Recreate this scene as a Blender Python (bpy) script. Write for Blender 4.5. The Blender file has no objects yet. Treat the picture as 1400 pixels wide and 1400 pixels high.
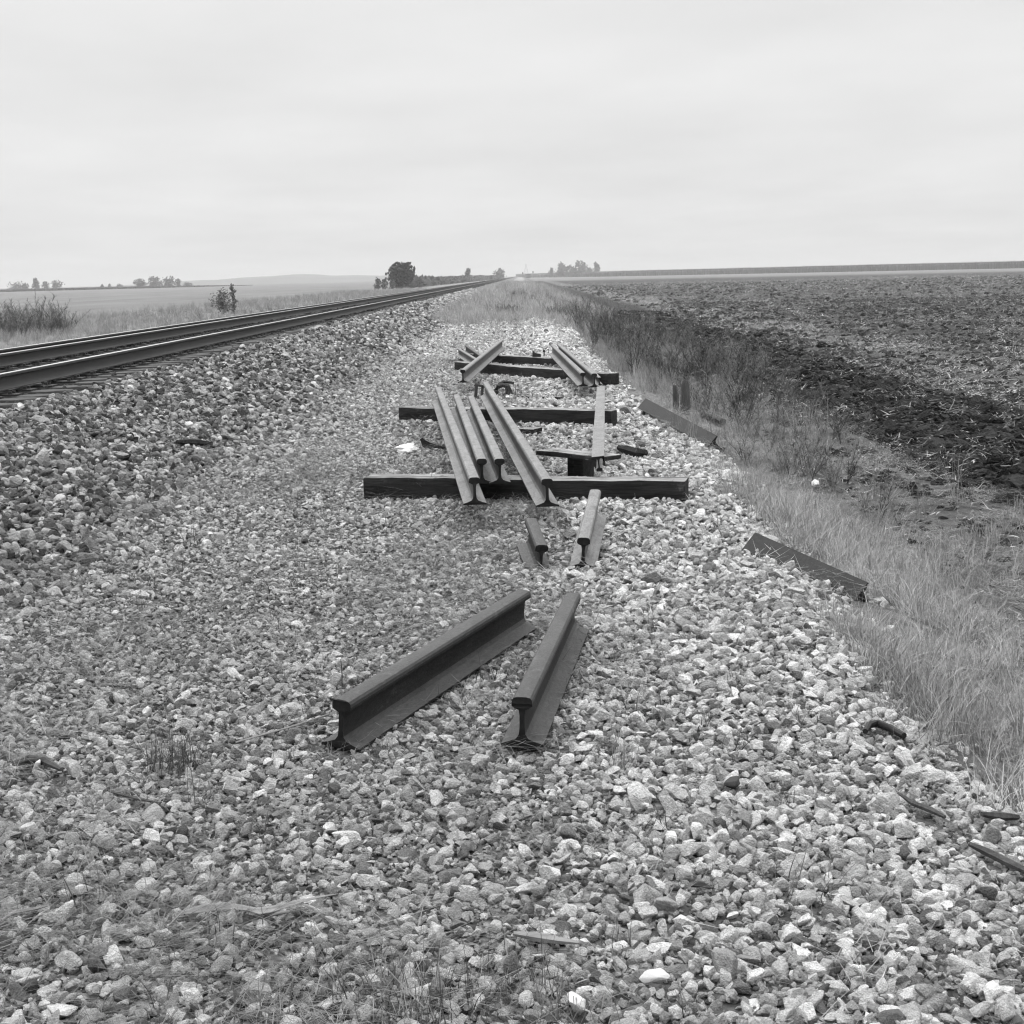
import bpy, bmesh, math, random
import numpy as np
from mathutils import Vector, Matrix, Euler

R = math.radians
rng = np.random.default_rng(11)
random.seed(11)
scene = bpy.context.scene
COL = scene.collection

# ------------------------------------------------------------------ camera
CAM_H = 1.65
FPX = 2000.0                     # focal length in pixels of the 1400 px wide photograph
PITCH, YAW, ROLL = R(9.17), R(0.57), R(1.32)
fw = Vector((math.sin(-YAW) * math.cos(PITCH), math.cos(YAW) * math.cos(PITCH), -math.sin(PITCH)))
rt = fw.cross(Vector((0, 0, 1))).normalized()
up = rt.cross(fw).normalized()
RT = rt * math.cos(ROLL) - up * math.sin(ROLL)
UP = up * math.cos(ROLL) + rt * math.sin(ROLL)
CAM = Vector((0, 0, CAM_H))
cd = bpy.data.cameras.new("camera")
cam = bpy.data.objects.new("camera", cd)
COL.objects.link(cam)
cam.matrix_world = Matrix(((RT.x, UP.x, -fw.x, 0), (RT.y, UP.y, -fw.y, 0), (RT.z, UP.z, -fw.z, CAM_H), (0, 0, 0, 1)))
cd.sensor_width = 36.0
cd.lens = 36.0 * FPX / 1400.0
cd.clip_start, cd.clip_end = 0.05, 20000
scene.camera = cam

def ray(px, py):
    return (fw + RT * ((px - 700) / FPX) + UP * ((700 - py) / FPX)).normalized()

def at(px, py, z=0.0):
    """the point at height z that is seen in the photograph at px, py"""
    d = ray(px, py)
    return CAM + d * ((z - CAM_H) / d.z)

def atd(px, Y):
    """ground position (X, Y) at distance Y under photograph column px (near the horizon)"""
    d = ray(px, 380)
    return CAM.x + d.x / d.y * Y

# ------------------------------------------------------------------ terrain
def _hash(ix, iy, seed):
    h = (ix.astype(np.int64) * 374761393 + iy.astype(np.int64) * 668265263 + seed * 1442695041) & 0x7fffffff
    h = ((h ^ (h >> 13)) * 1274126177) & 0x7fffffff
    return ((h ^ (h >> 16)) & 0xffff) / 65535.0

def vnoise(x, y, s, seed=0):
    x = np.asarray(x, float) / s; y = np.asarray(y, float) / s
    ix, iy = np.floor(x), np.floor(y)
    fx, fy = x - ix, y - iy
    fx = fx * fx * (3 - 2 * fx); fy = fy * fy * (3 - 2 * fy)
    a = _hash(ix, iy, seed); b = _hash(ix + 1, iy, seed); c = _hash(ix, iy + 1, seed); d = _hash(ix + 1, iy + 1, seed)
    return (a * (1 - fx) + b * fx) * (1 - fy) + (c * (1 - fx) + d * fx) * fy

def sst(a, b, x):
    t = np.clip((np.asarray(x, float) - a) / (b - a), 0, 1)
    return t * t * (3 - 2 * t)

KX = [-4000, -40, -11.0, -9.2, -7.4, -4.3, -2.75, -1.8, 1.0, 1.4, 2.7, 3.3, 4.3, 4.9, 7.2, 4000]
KZ = [-.50, -.50, -.46, -.36, .60, .60, .09, .0, .0, -.04, -.46, -.50, -.46, -.40, -.46, -.50]

def gz(x, y):
    x = np.asarray(x, float); y = np.asarray(y, float)
    z = np.interp(x, KX, KZ)
    near = 1 - sst(150, 400, y)
    z = z + near * ((vnoise(x, y, 1.3, 1) - .5) * .05 + (vnoise(x, y, .45, 2) - .5) * .02)
    fld = sst(4.3, 4.8, x) * near
    band = sst(4.3, 4.8, x) * (1 - sst(6.8, 7.5, x)) * near
    fine = 1 - sst(20, 60, y)
    z = z + fld * (vnoise(x, y, .5, 3) - .5) * .07 + band * ((vnoise(x, y, .45, 4) - .45) * .10 + (vnoise(x, y, .16, 5) - .5) * .07) * (0.35 + .65 * fine)
    z = z + fld * (1 - band) * np.sin(x * 8.2) * .018 * fine
    # the ground rises a little under the tufts of grass at the far end of the shoulder
    z = z + .10 * sst(52, 70, y) * sst(-2.6, -1.0, x) * (1 - sst(1.5, 2.6, x)) * near
    return z

def G(x, y):
    return float(gz(x, y))

def on(px, py, dz=0.0):
    """point of the terrain seen at px, py"""
    z = 0.0
    for _ in range(14):
        p = at(px, py, z + dz)
        z = G(p.x, p.y)
    return Vector((p.x, p.y, z + dz))

# ------------------------------------------------------------------ materials (black and white: every colour is a grey)
def _new(name):
    m = bpy.data.materials.new(name)
    m.use_nodes = True
    nt = m.node_tree
    return m, nt, nt.nodes, nt.links, nt.nodes["Principled BSDF"]

def math_(nt, op, a, b=None, c=None, clamp=False):
    n = nt.nodes.new("ShaderNodeMath"); n.operation = op; n.use_clamp = clamp
    for k, v in enumerate((a, b, c)):
        if v is None: continue
        if isinstance(v, (int, float)): n.inputs[k].default_value = v
        else: nt.links.new(v, n.inputs[k])
    return n.outputs[0]

def noise_(nt, vec, scale, detail=5, rough=.6):
    n = nt.nodes.new("ShaderNodeTexNoise")
    n.inputs["Scale"].default_value = scale; n.inputs["Detail"].default_value = detail; n.inputs["Roughness"].default_value = rough
    if vec is not None: nt.links.new(vec, n.inputs["Vector"])
    return n.outputs["Fac"]

def ramp_(nt, fac, stops):
    n = nt.nodes.new("ShaderNodeValToRGB")
    e = n.color_ramp.elements
    while len(e) < len(stops): e.new(.5)
    for k, (p, v) in enumerate(stops):
        e[k].position = p; e[k].color = (v, v, v, 1)
    nt.links.new(fac, n.inputs[0])
    return n.outputs[0]

def mapr_(nt, v, a, b, c=0, d=1):
    n = nt.nodes.new("ShaderNodeMapRange")
    n.inputs[1].default_value = a; n.inputs[2].default_value = b; n.inputs[3].default_value = c; n.inputs[4].default_value = d
    nt.links.new(v, n.inputs[0])
    return n.outputs[0]

def bump_(nt, bsdf, h, dist=.01, strength=.6):
    n = nt.nodes.new("ShaderNodeBump")
    n.inputs["Distance"].default_value = dist; n.inputs["Strength"].default_value = strength
    nt.links.new(h, n.inputs["Height"]); nt.links.new(n.outputs[0], bsdf.inputs["Normal"])

def coords(nt, kind="Object", stretch=(1, 1, 1)):
    if kind == "Position":
        o = nt.nodes.new("ShaderNodeNewGeometry").outputs["Position"]
    else:
        o = nt.nodes.new("ShaderNodeTexCoord").outputs[kind]
    mp = nt.nodes.new("ShaderNodeMapping")
    mp.inputs["Scale"].default_value = stretch
    nt.links.new(o, mp.inputs["Vector"])
    return mp.outputs[0]

def mat(name, tone, var=.35, scale=8, rough=.8, metal=0.0, bump=0.0, bscale=40, stretch=(1, 1, 1), inst=False, spec=.3, fine=.0, flake=None, cracks=None):
    m, nt, nodes, links, b = _new(name)
    v = coords(nt, "Object", stretch)
    n = noise_(nt, v, scale, 6, .65)
    val = mapr_(nt, n, .3, .7, tone * (1 - var), tone * (1 + var))
    if fine:
        f = noise_(nt, v, scale * 9, 3, .7)
        val = math_(nt, "MULTIPLY", val, mapr_(nt, f, .3, .7, 1 - fine, 1 + fine))
    if flake:                                                  # rust scale that has come off in patches
        fs, amount, ftone = flake
        raw = coords(nt, "Object", (1, .5, 1))
        fm = ramp_(nt, noise_(nt, raw, fs, 7, .72), [(.0, 0), (1 - amount, 0), (1 - amount + .05, 1), (1, 1)])
        val = math_(nt, "MULTIPLY", val, mapr_(nt, fm, 0, 1, 1, ftone))
    if cracks:                                                 # drying cracks along the grain
        cs, ctone = cracks
        cm = ramp_(nt, noise_(nt, coords(nt, "Object", (.35, 5, 5)), cs, 4, .6), [(.0, 1), (.40, 1), (.44, 0), (1, 0)])
        val = math_(nt, "MULTIPLY", val, mapr_(nt, cm, 0, 1, 1, ctone))
    if inst:
        a = nodes.new("ShaderNodeAttribute"); a.attribute_type = "INSTANCER"; a.attribute_name = "tone"
        val = math_(nt, "MULTIPLY", val, a.outputs["Fac"])
    links.new(val, b.inputs["Base Color"])
    b.inputs["Roughness"].default_value = rough; b.inputs["Metallic"].default_value = metal
    b.inputs["Specular IOR Level"].default_value = spec
    if bump:
        bump_(nt, b, noise_(nt, v, bscale, 6, .65), bump, .8)
    return m

M = {}
M["stone"] = mat("crushed_limestone", 1.0, .30, 1.4, .9, inst=True, bump=.10, bscale=3.5, spec=.2, fine=.26)
M["grass"] = mat("dry_grass", 1.0, .25, 6, .85, inst=True, spec=.2)
M["clod"] = mat("soil_clod", 1.0, .3, 1.5, .95, inst=True, bump=.25, bscale=3, spec=.15)
M["straw"] = mat("corn_residue", 1.0, .2, 10, .8, inst=True, spec=.25)
M["rust_web_shade"] = mat("shaded_dark_rusted_web", .013, .35, 9, .7, 0, bump=.004, bscale=70, stretch=(1, .35, 1), spec=.2, fine=.35, flake=(22, .42, 1.9))  # rust, with the shade of web and undersides painted into the tone
M["shaded_end"] = mat("shaded_rail_end", .010, .4, 30, .8, 0, bump=.002, bscale=90, spec=.15)  # shade on the end faces painted as near-black colour
M["rust_mid_shade"] = mat("shaded_pale_rusted_web", .052, .35, 9, .65, 0, bump=.003, bscale=60, stretch=(1, .3, 1), spec=.3, fine=.35, flake=(14, .46, .6))  # darker copy of the pale rail steel, shade painted in
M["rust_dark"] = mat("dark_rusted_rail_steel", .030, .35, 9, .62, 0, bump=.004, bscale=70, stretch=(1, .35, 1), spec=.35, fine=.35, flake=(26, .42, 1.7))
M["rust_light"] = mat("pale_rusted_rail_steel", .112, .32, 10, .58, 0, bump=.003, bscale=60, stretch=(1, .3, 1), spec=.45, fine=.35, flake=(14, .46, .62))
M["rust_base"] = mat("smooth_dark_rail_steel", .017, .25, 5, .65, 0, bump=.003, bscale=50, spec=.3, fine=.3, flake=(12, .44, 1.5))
M["rail_top"] = mat("polished_rail_head", .40, .15, 4, .4, .6, spec=.5, stretch=(1, .05, 1))
M["rail_side"] = mat("brown_rail_side", .020, .25, 5, .75, 0, bump=.002, bscale=40, stretch=(1, .3, 1))
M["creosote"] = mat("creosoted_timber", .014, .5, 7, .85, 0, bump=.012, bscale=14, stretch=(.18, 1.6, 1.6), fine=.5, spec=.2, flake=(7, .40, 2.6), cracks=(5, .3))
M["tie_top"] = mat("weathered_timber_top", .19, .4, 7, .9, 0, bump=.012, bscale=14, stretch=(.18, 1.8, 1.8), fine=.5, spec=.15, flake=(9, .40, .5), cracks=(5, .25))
M["track_tie"] = mat("dirty_track_tie", .045, .45, 7, .9, 0, bump=.01, bscale=14, stretch=(.25, 1.6, 1.6), fine=.3)
M["old_wood"] = mat("grey_rotten_wood", .045, .5, 8, .9, 0, bump=.012, bscale=18, stretch=(1.6, 1.6, .2), fine=.3)
M["rubber"] = mat("black_rubber", .008, .3, 20, .6, 0, bump=.003, bscale=60)
M["iron"] = mat("dark_iron", .014, .4, 20, .6, 0, bump=.002, bscale=80)
M["cloth"] = mat("white_cloth", .72, .08, 20, .9, 0, bump=.004, bscale=40)
M["pale"] = mat("pale_stone_face", .52, .12, 14, .85, 0, bump=.004, bscale=40)
M["darkstone"] = mat("dark_stone_face", .045, .3, 20, .85, 0, bump=.004, bscale=50)
M["husk"] = mat("dry_corn_husk", .19, .35, 14, .8, 0, bump=.002, bscale=30, stretch=(.3, 3, 3))
M["bark"] = mat("tree_bark", .05, .3, 4, .9)
M["leaf_dark"] = mat("dark_tree_foliage", .017, .35, .8, .8, spec=.2)
M["leaf_mid"] = mat("tree_foliage", .055, .35, .5, .8, spec=.2)
M["leaf_pale"] = mat("pale_autumn_foliage", .085, .3, .4, .8, spec=.2)
M["weed_dark"] = mat("dark_weed", 1.0, .3, 3, .85, inst=True, spec=.2)
M["weed"] = mat("weed_leaf", .10, .35, 6, .85)
M["corn_top"] = mat("corn_tassels", .17, .3, .4, .9)
M["corn_side"] = mat("corn_stalks", .035, .35, .6, .9)
M["paint"] = mat("grey_painted_metal", .12, .1, 2, .5)
M["galv"] = mat("galvanised_steel", .35, .1, 2, .5, .3)

def pos_xyz(nt):
    g = nt.nodes.new("ShaderNodeNewGeometry")
    s = nt.nodes.new("ShaderNodeSeparateXYZ")
    nt.links.new(g.outputs["Position"], s.inputs[0])
    return g.outputs["Position"], s.outputs[0], s.outputs[1], s.outputs[2]

def mixv(nt, f, a, b):
    """a*(1-f)+b*f for values"""
    n = nt.nodes.new("ShaderNodeMix"); n.data_type = "FLOAT"
    for k, v in ((0, f), (2, a), (3, b)):
        if isinstance(v, (int, float)): n.inputs[k].default_value = v
        else: nt.links.new(v, n.inputs[k])
    return n.outputs[0]

def gravel_ground():
    m, nt, nodes, links, b = _new("dirt_and_small_gravel")
    p, x, y, z = pos_xyz(nt)
    vo = nodes.new("ShaderNodeTexVoronoi"); vo.inputs["Scale"].default_value = 34; links.new(p, vo.inputs["Vector"])
    sp = nodes.new("ShaderNodeSeparateColor"); links.new(vo.outputs["Color"], sp.inputs[0])
    peb = mapr_(nt, sp.outputs[0], 0, 1, .03, .26)
    edge = mapr_(nt, vo.outputs["Distance"], .25, .75, 1, .35)
    peb = math_(nt, "MULTIPLY", peb, edge)
    dirt = mapr_(nt, noise_(nt, p, 14, 8, .7), .3, .7, .018, .075)
    big = mapr_(nt, noise_(nt, p, 1.6, 4, .6), .42, .6)
    near = mixv(nt, big, peb, dirt)
    # beyond about fifty metres the shoulder is overgrown with dry grass
    yn = math_(nt, "ADD", y, math_(nt, "MULTIPLY", noise_(nt, p, .35, 3), 14))
    g = mapr_(nt, yn, 57, 66)
    grass = mapr_(nt, noise_(nt, p, .8, 6, .7), .3, .7, .14, .27)
    far = mapr_(nt, y, 14, 40)
    mean = mapr_(nt, noise_(nt, p, 5, 6, .75), .3, .7, .20, .38)
    near = mixv(nt, math_(nt, "MULTIPLY", far, .7), near, mean)
    links.new(mixv(nt, g, near, grass), b.inputs["Base Color"])
    b.inputs["Roughness"].default_value = .95; b.inputs["Specular IOR Level"].default_value = .15
    bump_(nt, b, math_(nt, "ADD", math_(nt, "MULTIPLY", vo.outputs["Distance"], -1), noise_(nt, p, 30, 5)), .02, .8)
    return m

def ballast_ground():
    m, nt, nodes, links, b = _new("ballast_bed")
    p, x, y, z = pos_xyz(nt)
    vo = nodes.new("ShaderNodeTexVoronoi"); vo.inputs["Scale"].default_value = 22; links.new(p, vo.inputs["Vector"])
    sp = nodes.new("ShaderNodeSeparateColor"); links.new(vo.outputs["Color"], sp.inputs[0])
    st = math_(nt, "MULTIPLY", mapr_(nt, sp.outputs[0], 0, 1, .06, .36), mapr_(nt, vo.outputs["Distance"], .2, .8, 1, .3))
    xn = math_(nt, "ADD", x, math_(nt, "MULTIPLY", math_(nt, "SUBTRACT", noise_(nt, p, 5, 3), .5), .5))
    oily = mapr_(nt, xn, -4.62, -4.42, 1, 0)              # oil and brake dust stain the stones between and beside the rails
    left = mapr_(nt, xn, -7.35, -7.05, 0, 1)
    oily = math_(nt, "MULTIPLY", oily, left)
    links.new(mixv(nt, oily, st, math_(nt, "MULTIPLY", st, .22)), b.inputs["Base Color"])
    b.inputs["Roughness"].default_value = .95; b.inputs["Specular IOR Level"].default_value = .15
    bump_(nt, b, math_(nt, "ADD", math_(nt, "MULTIPLY", vo.outputs["Distance"], -1), noise_(nt, p, 30, 5)), .04, .9)
    return m

def verge_ground():
    m, nt, nodes, links, b = _new("thatch_and_soil")
    p, x, y, z = pos_xyz(nt)
    d = mapr_(nt, noise_(nt, p, 9, 8, .75), .3, .7, .045, .19)
    soil = mapr_(nt, noise_(nt, p, 12, 8, .75), .3, .7, .03, .12)
    xn = math_(nt, "ADD", x, math_(nt, "MULTIPLY", noise_(nt, p, .9, 4), 1.2))
    links.new(mixv(nt, mapr_(nt, xn, 3.0, 3.9), d, soil), b.inputs["Base Color"])
    b.inputs["Roughness"].default_value = .95; b.inputs["Specular IOR Level"].default_value = .1
    bump_(nt, b, noise_(nt, p, 22, 8, .75), .06, .9)
    return m

def field_ground():
    m, nt, nodes, links, b = _new("ploughed_soil")
    p, x, y, z = pos_xyz(nt)
    pm = nodes.new("ShaderNodeMapping"); pm.inputs["Scale"].default_value = (1, .45, 1); links.new(p, pm.inputs["Vector"])
    q = pm.outputs[0]
    soil = mapr_(nt, noise_(nt, q, 2.2, 10, .85), .36, .66, .014, .072)
    far = mapr_(nt, y, 15, 120)
    fleck = ramp_(nt, noise_(nt, q, 6.5, 6, .8), [(.0, 0), (.56, 0), (.70, 1), (1, 1)])
    fleck2 = ramp_(nt, noise_(nt, q, 1.3, 7, .8), [(.0, 0), (.50, 0), (.72, 1), (1, 1)])
    xn = math_(nt, "ADD", x, math_(nt, "MULTIPLY", math_(nt, "SUBTRACT", noise_(nt, p, .45, 5), .5), 2.4))
    strip = math_(nt, "MULTIPLY", mapr_(nt, xn, 7.2, 7.8), mapr_(nt, xn, 9.6, 11.5, 1, 0))
    dark = math_(nt, "MULTIPLY", mapr_(nt, xn, 4.2, 4.7), mapr_(nt, xn, 6.9, 7.4, 1, 0))
    amount = math_(nt, "ADD", math_(nt, "ADD", math_(nt, "MULTIPLY", strip, .30), .34), math_(nt, "MULTIPLY", dark, -.26))
    f = math_(nt, "MULTIPLY", math_(nt, "MAXIMUM", fleck, math_(nt, "MULTIPLY", fleck2, far)), amount)
    col = mixv(nt, f, soil, .27)
    col = math_(nt, "ADD", col, math_(nt, "MULTIPLY", strip, .045))
    # pale unploughed stubble before the standing corn
    yn = math_(nt, "ADD", math_(nt, "ADD", y, math_(nt, "MULTIPLY", x, .65)), math_(nt, "MULTIPLY", noise_(nt, p, .03, 4), 60))
    stub = mapr_(nt, yn, 500, 620)
    col = mixv(nt, stub, col, mapr_(nt, noise_(nt, p, .3, 5), .3, .7, .105, .155))
    links.new(col, b.inputs["Base Color"])
    b.inputs["Roughness"].default_value = 1; b.inputs["Specular IOR Level"].default_value = .05
    bump_(nt, b, noise_(nt, q, 5, 9, .8), .12, 1)
    return m

def left_ground():
    m, nt, nodes, links, b = _new("hay_field")
    p, x, y, z = pos_xyz(nt)
    pm = nodes.new("ShaderNodeMapping"); pm.inputs["Scale"].default_value = (1, .25, 1); pm.inputs["Rotation"].default_value = (0, 0, R(8)); links.new(p, pm.inputs["Vector"])
    a = mapr_(nt, noise_(nt, pm.outputs[0], .12, 6, .6), .3, .7, .105, .165)
    v = mapr_(nt, noise_(nt, p, 1.5, 6, .75), .3, .7, .13, .25)
    col = mixv(nt, mapr_(nt, math_(nt, "ADD", x, math_(nt, "MULTIPLY", noise_(nt, p, .2, 4), 9)), -21, -12), a, v)
    links.new(col, b.inputs["Base Color"])
    b.inputs["Roughness"].default_value = 1; b.inputs["Specular IOR Level"].default_value = .05
    bump_(nt, b, noise_(nt, p, 4, 8, .75), .12, .9)
    return m

# ------------------------------------------------------------------ mesh helpers
def link(name, me, m, parent=None, smooth=None):
    ob = bpy.data.objects.new(name, me)
    COL.objects.link(ob)
    for q in (m if isinstance(m, (list, tuple)) else [m]):
        me.materials.append(q)
    if smooth is not None:
        me.polygons.foreach_set("use_smooth", [True] * len(me.polygons))
        if smooth < 3: me.set_sharp_from_angle(angle=smooth)
    if parent: ob.parent = parent
    return ob

def from_arrays(name, v, f):
    me = bpy.data.meshes.new(name)
    me.from_pydata([tuple(p) for p in v], [], [tuple(q) for q in f])
    me.update()
    return me

def tag(o, label=None, cat=None, group=None, kind=None):
    if label: o["label"] = label
    if cat: o["category"] = cat
    if group: o["group"] = group
    if kind: o["kind"] = kind
    return o

def empty(name, loc, rz=0.0):
    o = bpy.data.objects.new(name, None)
    o.empty_display_size = .1
    COL.objects.link(o); o.location = loc; o.rotation_euler = (0, 0, rz)
    return o

def frame(origin, ydir, zhint):
    y = Vector(ydir).normalized()
    x = y.cross(Vector(zhint)).normalized()
    z = x.cross(y)
    return Matrix(((x.x, y.x, z.x, origin[0]), (x.y, y.y, z.y, origin[1]), (x.z, y.z, z.z, origin[2]), (0, 0, 0, 1)))

class MB:
    """collects quads and tubes into one mesh"""
    def __init__(s): s.v = []; s.f = []
    def quad(s, a, b, c, d):
        k = len(s.v); s.v += [a, b, c, d]; s.f.append((k, k + 1, k + 2, k + 3))
    def tube(s, pts, rad, n=6, caps=True):
        pts = [Vector(p) for p in pts]; rings = []
        for i, p in enumerate(pts):
            d = (pts[min(i + 1, len(pts) - 1)] - pts[max(i - 1, 0)]).normalized()
            a = d.cross(Vector((.31, .17, .93)) if abs(d.z) < .9 else Vector((1, .1, 0))).normalized(); b = d.cross(a)
            r = rad[i] if isinstance(rad, (list, tuple)) else rad
            k = len(s.v)
            for j in range(n):
                t = 2 * math.pi * j / n
                s.v.append(tuple(p + a * (r * math.cos(t)) + b * (r * math.sin(t))))
            rings.append(k)
        for q in range(len(rings) - 1):
            for j in range(n):
                s.f.append((rings[q] + j, rings[q] + (j + 1) % n, rings[q + 1] + (j + 1) % n, rings[q + 1] + j))
        if caps:
            s.f.append(tuple(reversed(range(rings[0], rings[0] + n)))); s.f.append(tuple(range(rings[-1], rings[-1] + n)))
    def box(s, c, d, rz=0.0):
        k = len(s.v); cs, sn = math.cos(rz), math.sin(rz)
        for z in (-1, 1):
            for x, y in ((-1, -1), (1, -1), (1, 1), (-1, 1)):
                X, Y = x * d[0] / 2, y * d[1] / 2
                s.v.append((c[0] + X * cs - Y * sn, c[1] + X * sn + Y * cs, c[2] + z * d[2] / 2))
        for q in ((3, 2, 1, 0), (4, 5, 6, 7), (0, 1, 5, 4), (1, 2, 6, 5), (2, 3, 7, 6), (3, 0, 4, 7)):
            s.f.append(tuple(k + i for i in q))
    def blade(s, base, yaw, h, w, lean, curl, seg=3, tw=0.0):
        """a grass blade that leans out and bends over"""
        dx, dy = math.cos(yaw), math.sin(yaw)
        px, py = -math.sin(yaw + tw), math.cos(yaw + tw)
        p = Vector(base); a = lean; k = len(s.v)
        for i in range(seg + 1):
            ww = w * (1 - (i / seg) ** 1.6) * .5 + w * .06
            s.v.append((p.x - px * ww, p.y - py * ww, p.z)); s.v.append((p.x + px * ww, p.y + py * ww, p.z))
            p = p + Vector((dx * math.sin(a), dy * math.sin(a), math.cos(a))) * (h / seg)
            a += curl / seg
        for i in range(seg):
            s.f.append((k + 2 * i, k + 2 * i + 1, k + 2 * i + 3, k + 2 * i + 2))
    def mesh(s, name): return from_arrays(name, s.v, s.f)
    def build(s, name, m, parent=None, smooth=None): return link(name, s.mesh(name), m, parent, smooth)

# ------------------------------------------------------------------ ground strips (they share the same lines along the track)
ys = [-6.0]
while ys[-1] < 4000:
    y = ys[-1]
    ys.append(y + max(.11, .011 * abs(y) if y < 60 else .03 * y))
ys = np.array(ys)

def strip(name, xs, m, label, cat):
    xs = np.array(xs, float)
    X, Y = np.meshgrid(xs, ys)
    Z = gz(X, Y)
    nx, ny = len(xs), len(ys)
    v = np.stack([X, Y, Z], -1).reshape(-1, 3)
    i = np.arange(ny - 1)[:, None] * nx + np.arange(nx - 1)[None, :]
    f = np.stack([i, i + 1, i + 1 + nx, i + nx], -1).reshape(-1, 4)
    me = bpy.data.meshes.new(name)
    me.vertices.add(len(v)); me.vertices.foreach_set("co", v.ravel())
    me.loops.add(f.size); me.loops.foreach_set("vertex_index", f.ravel())
    me.polygons.add(len(f)); me.polygons.foreach_set("loop_start", np.arange(len(f)) * 4)
    me.update(calc_edges=True)
    o = link(name, me, m, smooth=9)
    tag(o, label, cat, kind="structure")
    return o

def geo(a, b, first, grow):
    out = [a]; st = first; sg = 1 if b > a else -1
    while (b - out[-1]) * sg > st * 1.2:
        out.append(out[-1] + st * sg); st *= grow
    out.append(b)
    return out

strip("hay_field", list(reversed(geo(-9.2, -4000, .4, 1.16))), left_ground(), "grey hay field beyond the railway embankment", "field")
strip("railway_embankment", np.linspace(-9.2, -2.75, 60), ballast_ground(), "stone ballast embankment that carries the track", "embankment")
strip("gravel_ground", np.linspace(-2.75, 1.4, 42), gravel_ground(), "flat gravel ground beside the railway embankment", "ground")
strip("grass_verge", np.linspace(1.4, 4.3, 30), verge_ground(), "grassy ditch between the gravel and the ploughed field", "verge")
strip("ploughed_field", list(np.linspace(4.3, 12, 78)) + geo(12, 4000, .2, 1.10)[1:], field_ground(), "dark ploughed field reaching to the standing corn", "field")

# low hill far off on the left
def hill(name, x0, x1, y0, y1, h, label):
    nx, ny = 40, 14
    v = []; f = []
    for j in range(ny + 1):
        for i in range(nx + 1):
            u, w = i / nx, j / ny
            e = (math.sin(math.pi * u) ** .8 if 0 < u < 1 else 0) * (math.sin(math.pi * w) if 0 < w < 1 else 0)
            v.append((x0 + (x1 - x0) * u, y0 + (y1 - y0) * w, -.9 + (h + .9) * e * (.9 + .1 * math.sin(u * 17) + .06 * math.sin(u * 41))))
    for j in range(ny):
        for i in range(nx):
            k = j * (nx + 1) + i
            f.append((k, k + 1, k + nx + 2, k + nx + 1))
    o = link(name, from_arrays(name, v, f), mat("distant_hill_grass", .12, .2, .01, 1), smooth=9)
    return tag(o, label, "hill", kind="structure")
hill("hill", -430, -60, 1300, 2100, 8.5, "low pale hill on the horizon beyond the hay field")

# ------------------------------------------------------------------ scatter (geometry nodes) for what nobody could count
def proto_collection(name, meshes, m):
    c = bpy.data.collections.new(name)
    for k, me in enumerate(meshes):
        if not me.materials: me.materials.append(m)
        o = bpy.data.objects.new("%s_%02d" % (name, k), me)
        c.objects.link(o)
    return c

def scatter(name, coll, n_proto, pos, rot, scl, tone, label, cat):
    n = len(pos)
    me = bpy.data.meshes.new(name)
    me.vertices.add(n); me.vertices.foreach_set("co", np.asarray(pos, np.float32).ravel())
    def put(an, typ, dom_val, key):
        a = me.attributes.new(an, typ, "POINT"); a.data.foreach_set(key, dom_val)
    put("rot", "FLOAT_VECTOR", np.asarray(rot, np.float32).ravel(), "vector")
    scl = np.asarray(scl, np.float32)
    if scl.ndim == 1: scl = np.repeat(scl[:, None], 3, 1)
    put("scl", "FLOAT_VECTOR", scl.ravel(), "vector")
    put("tone", "FLOAT", np.asarray(tone, np.float32), "value")
    put("pick", "INT", rng.integers(0, n_proto, n).astype(np.int32), "value")
    o = bpy.data.objects.new(name, me)
    COL.objects.link(o)
    g = bpy.data.node_groups.new(name + "_scatter", "GeometryNodeTree")
    g.interface.new_socket("Geometry", in_out="INPUT", socket_type="NodeSocketGeometry")
    g.interface.new_socket("Geometry", in_out="OUTPUT", socket_type="NodeSocketGeometry")
    gi, go = g.nodes.new("NodeGroupInput"), g.nodes.new("NodeGroupOutput")
    ci = g.nodes.new("GeometryNodeCollectionInfo")
    ci.inputs["Collection"].default_value = coll
    ci.inputs["Separate Children"].default_value = True; ci.inputs["Reset Children"].default_value = True
    ip = g.nodes.new("GeometryNodeInstanceOnPoints"); ip.inputs["Pick Instance"].default_value = True
    def attr(an, typ):
        a = g.nodes.new("GeometryNodeInputNamedAttribute"); a.data_type = typ; a.inputs["Name"].default_value = an
        return a.outputs["Attribute"]
    L = g.links.new
    L(gi.outputs[0], ip.inputs["Points"]); L(ci.outputs[0], ip.inputs["Instance"])
    L(attr("pick", "INT"), ip.inputs["Instance Index"]); L(attr("scl", "FLOAT_VECTOR"), ip.inputs["Scale"])
    e2r = g.nodes.new("FunctionNodeEulerToRotation")
    L(attr("rot", "FLOAT_VECTOR"), e2r.inputs[0]); L(e2r.outputs[0], ip.inputs["Rotation"])
    L(ip.outputs[0], go.inputs[0])
    md = o.modifiers.new("scatter", "NODES"); md.node_group = g
    tag(o, label, cat, kind="stuff")
    return o

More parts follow.
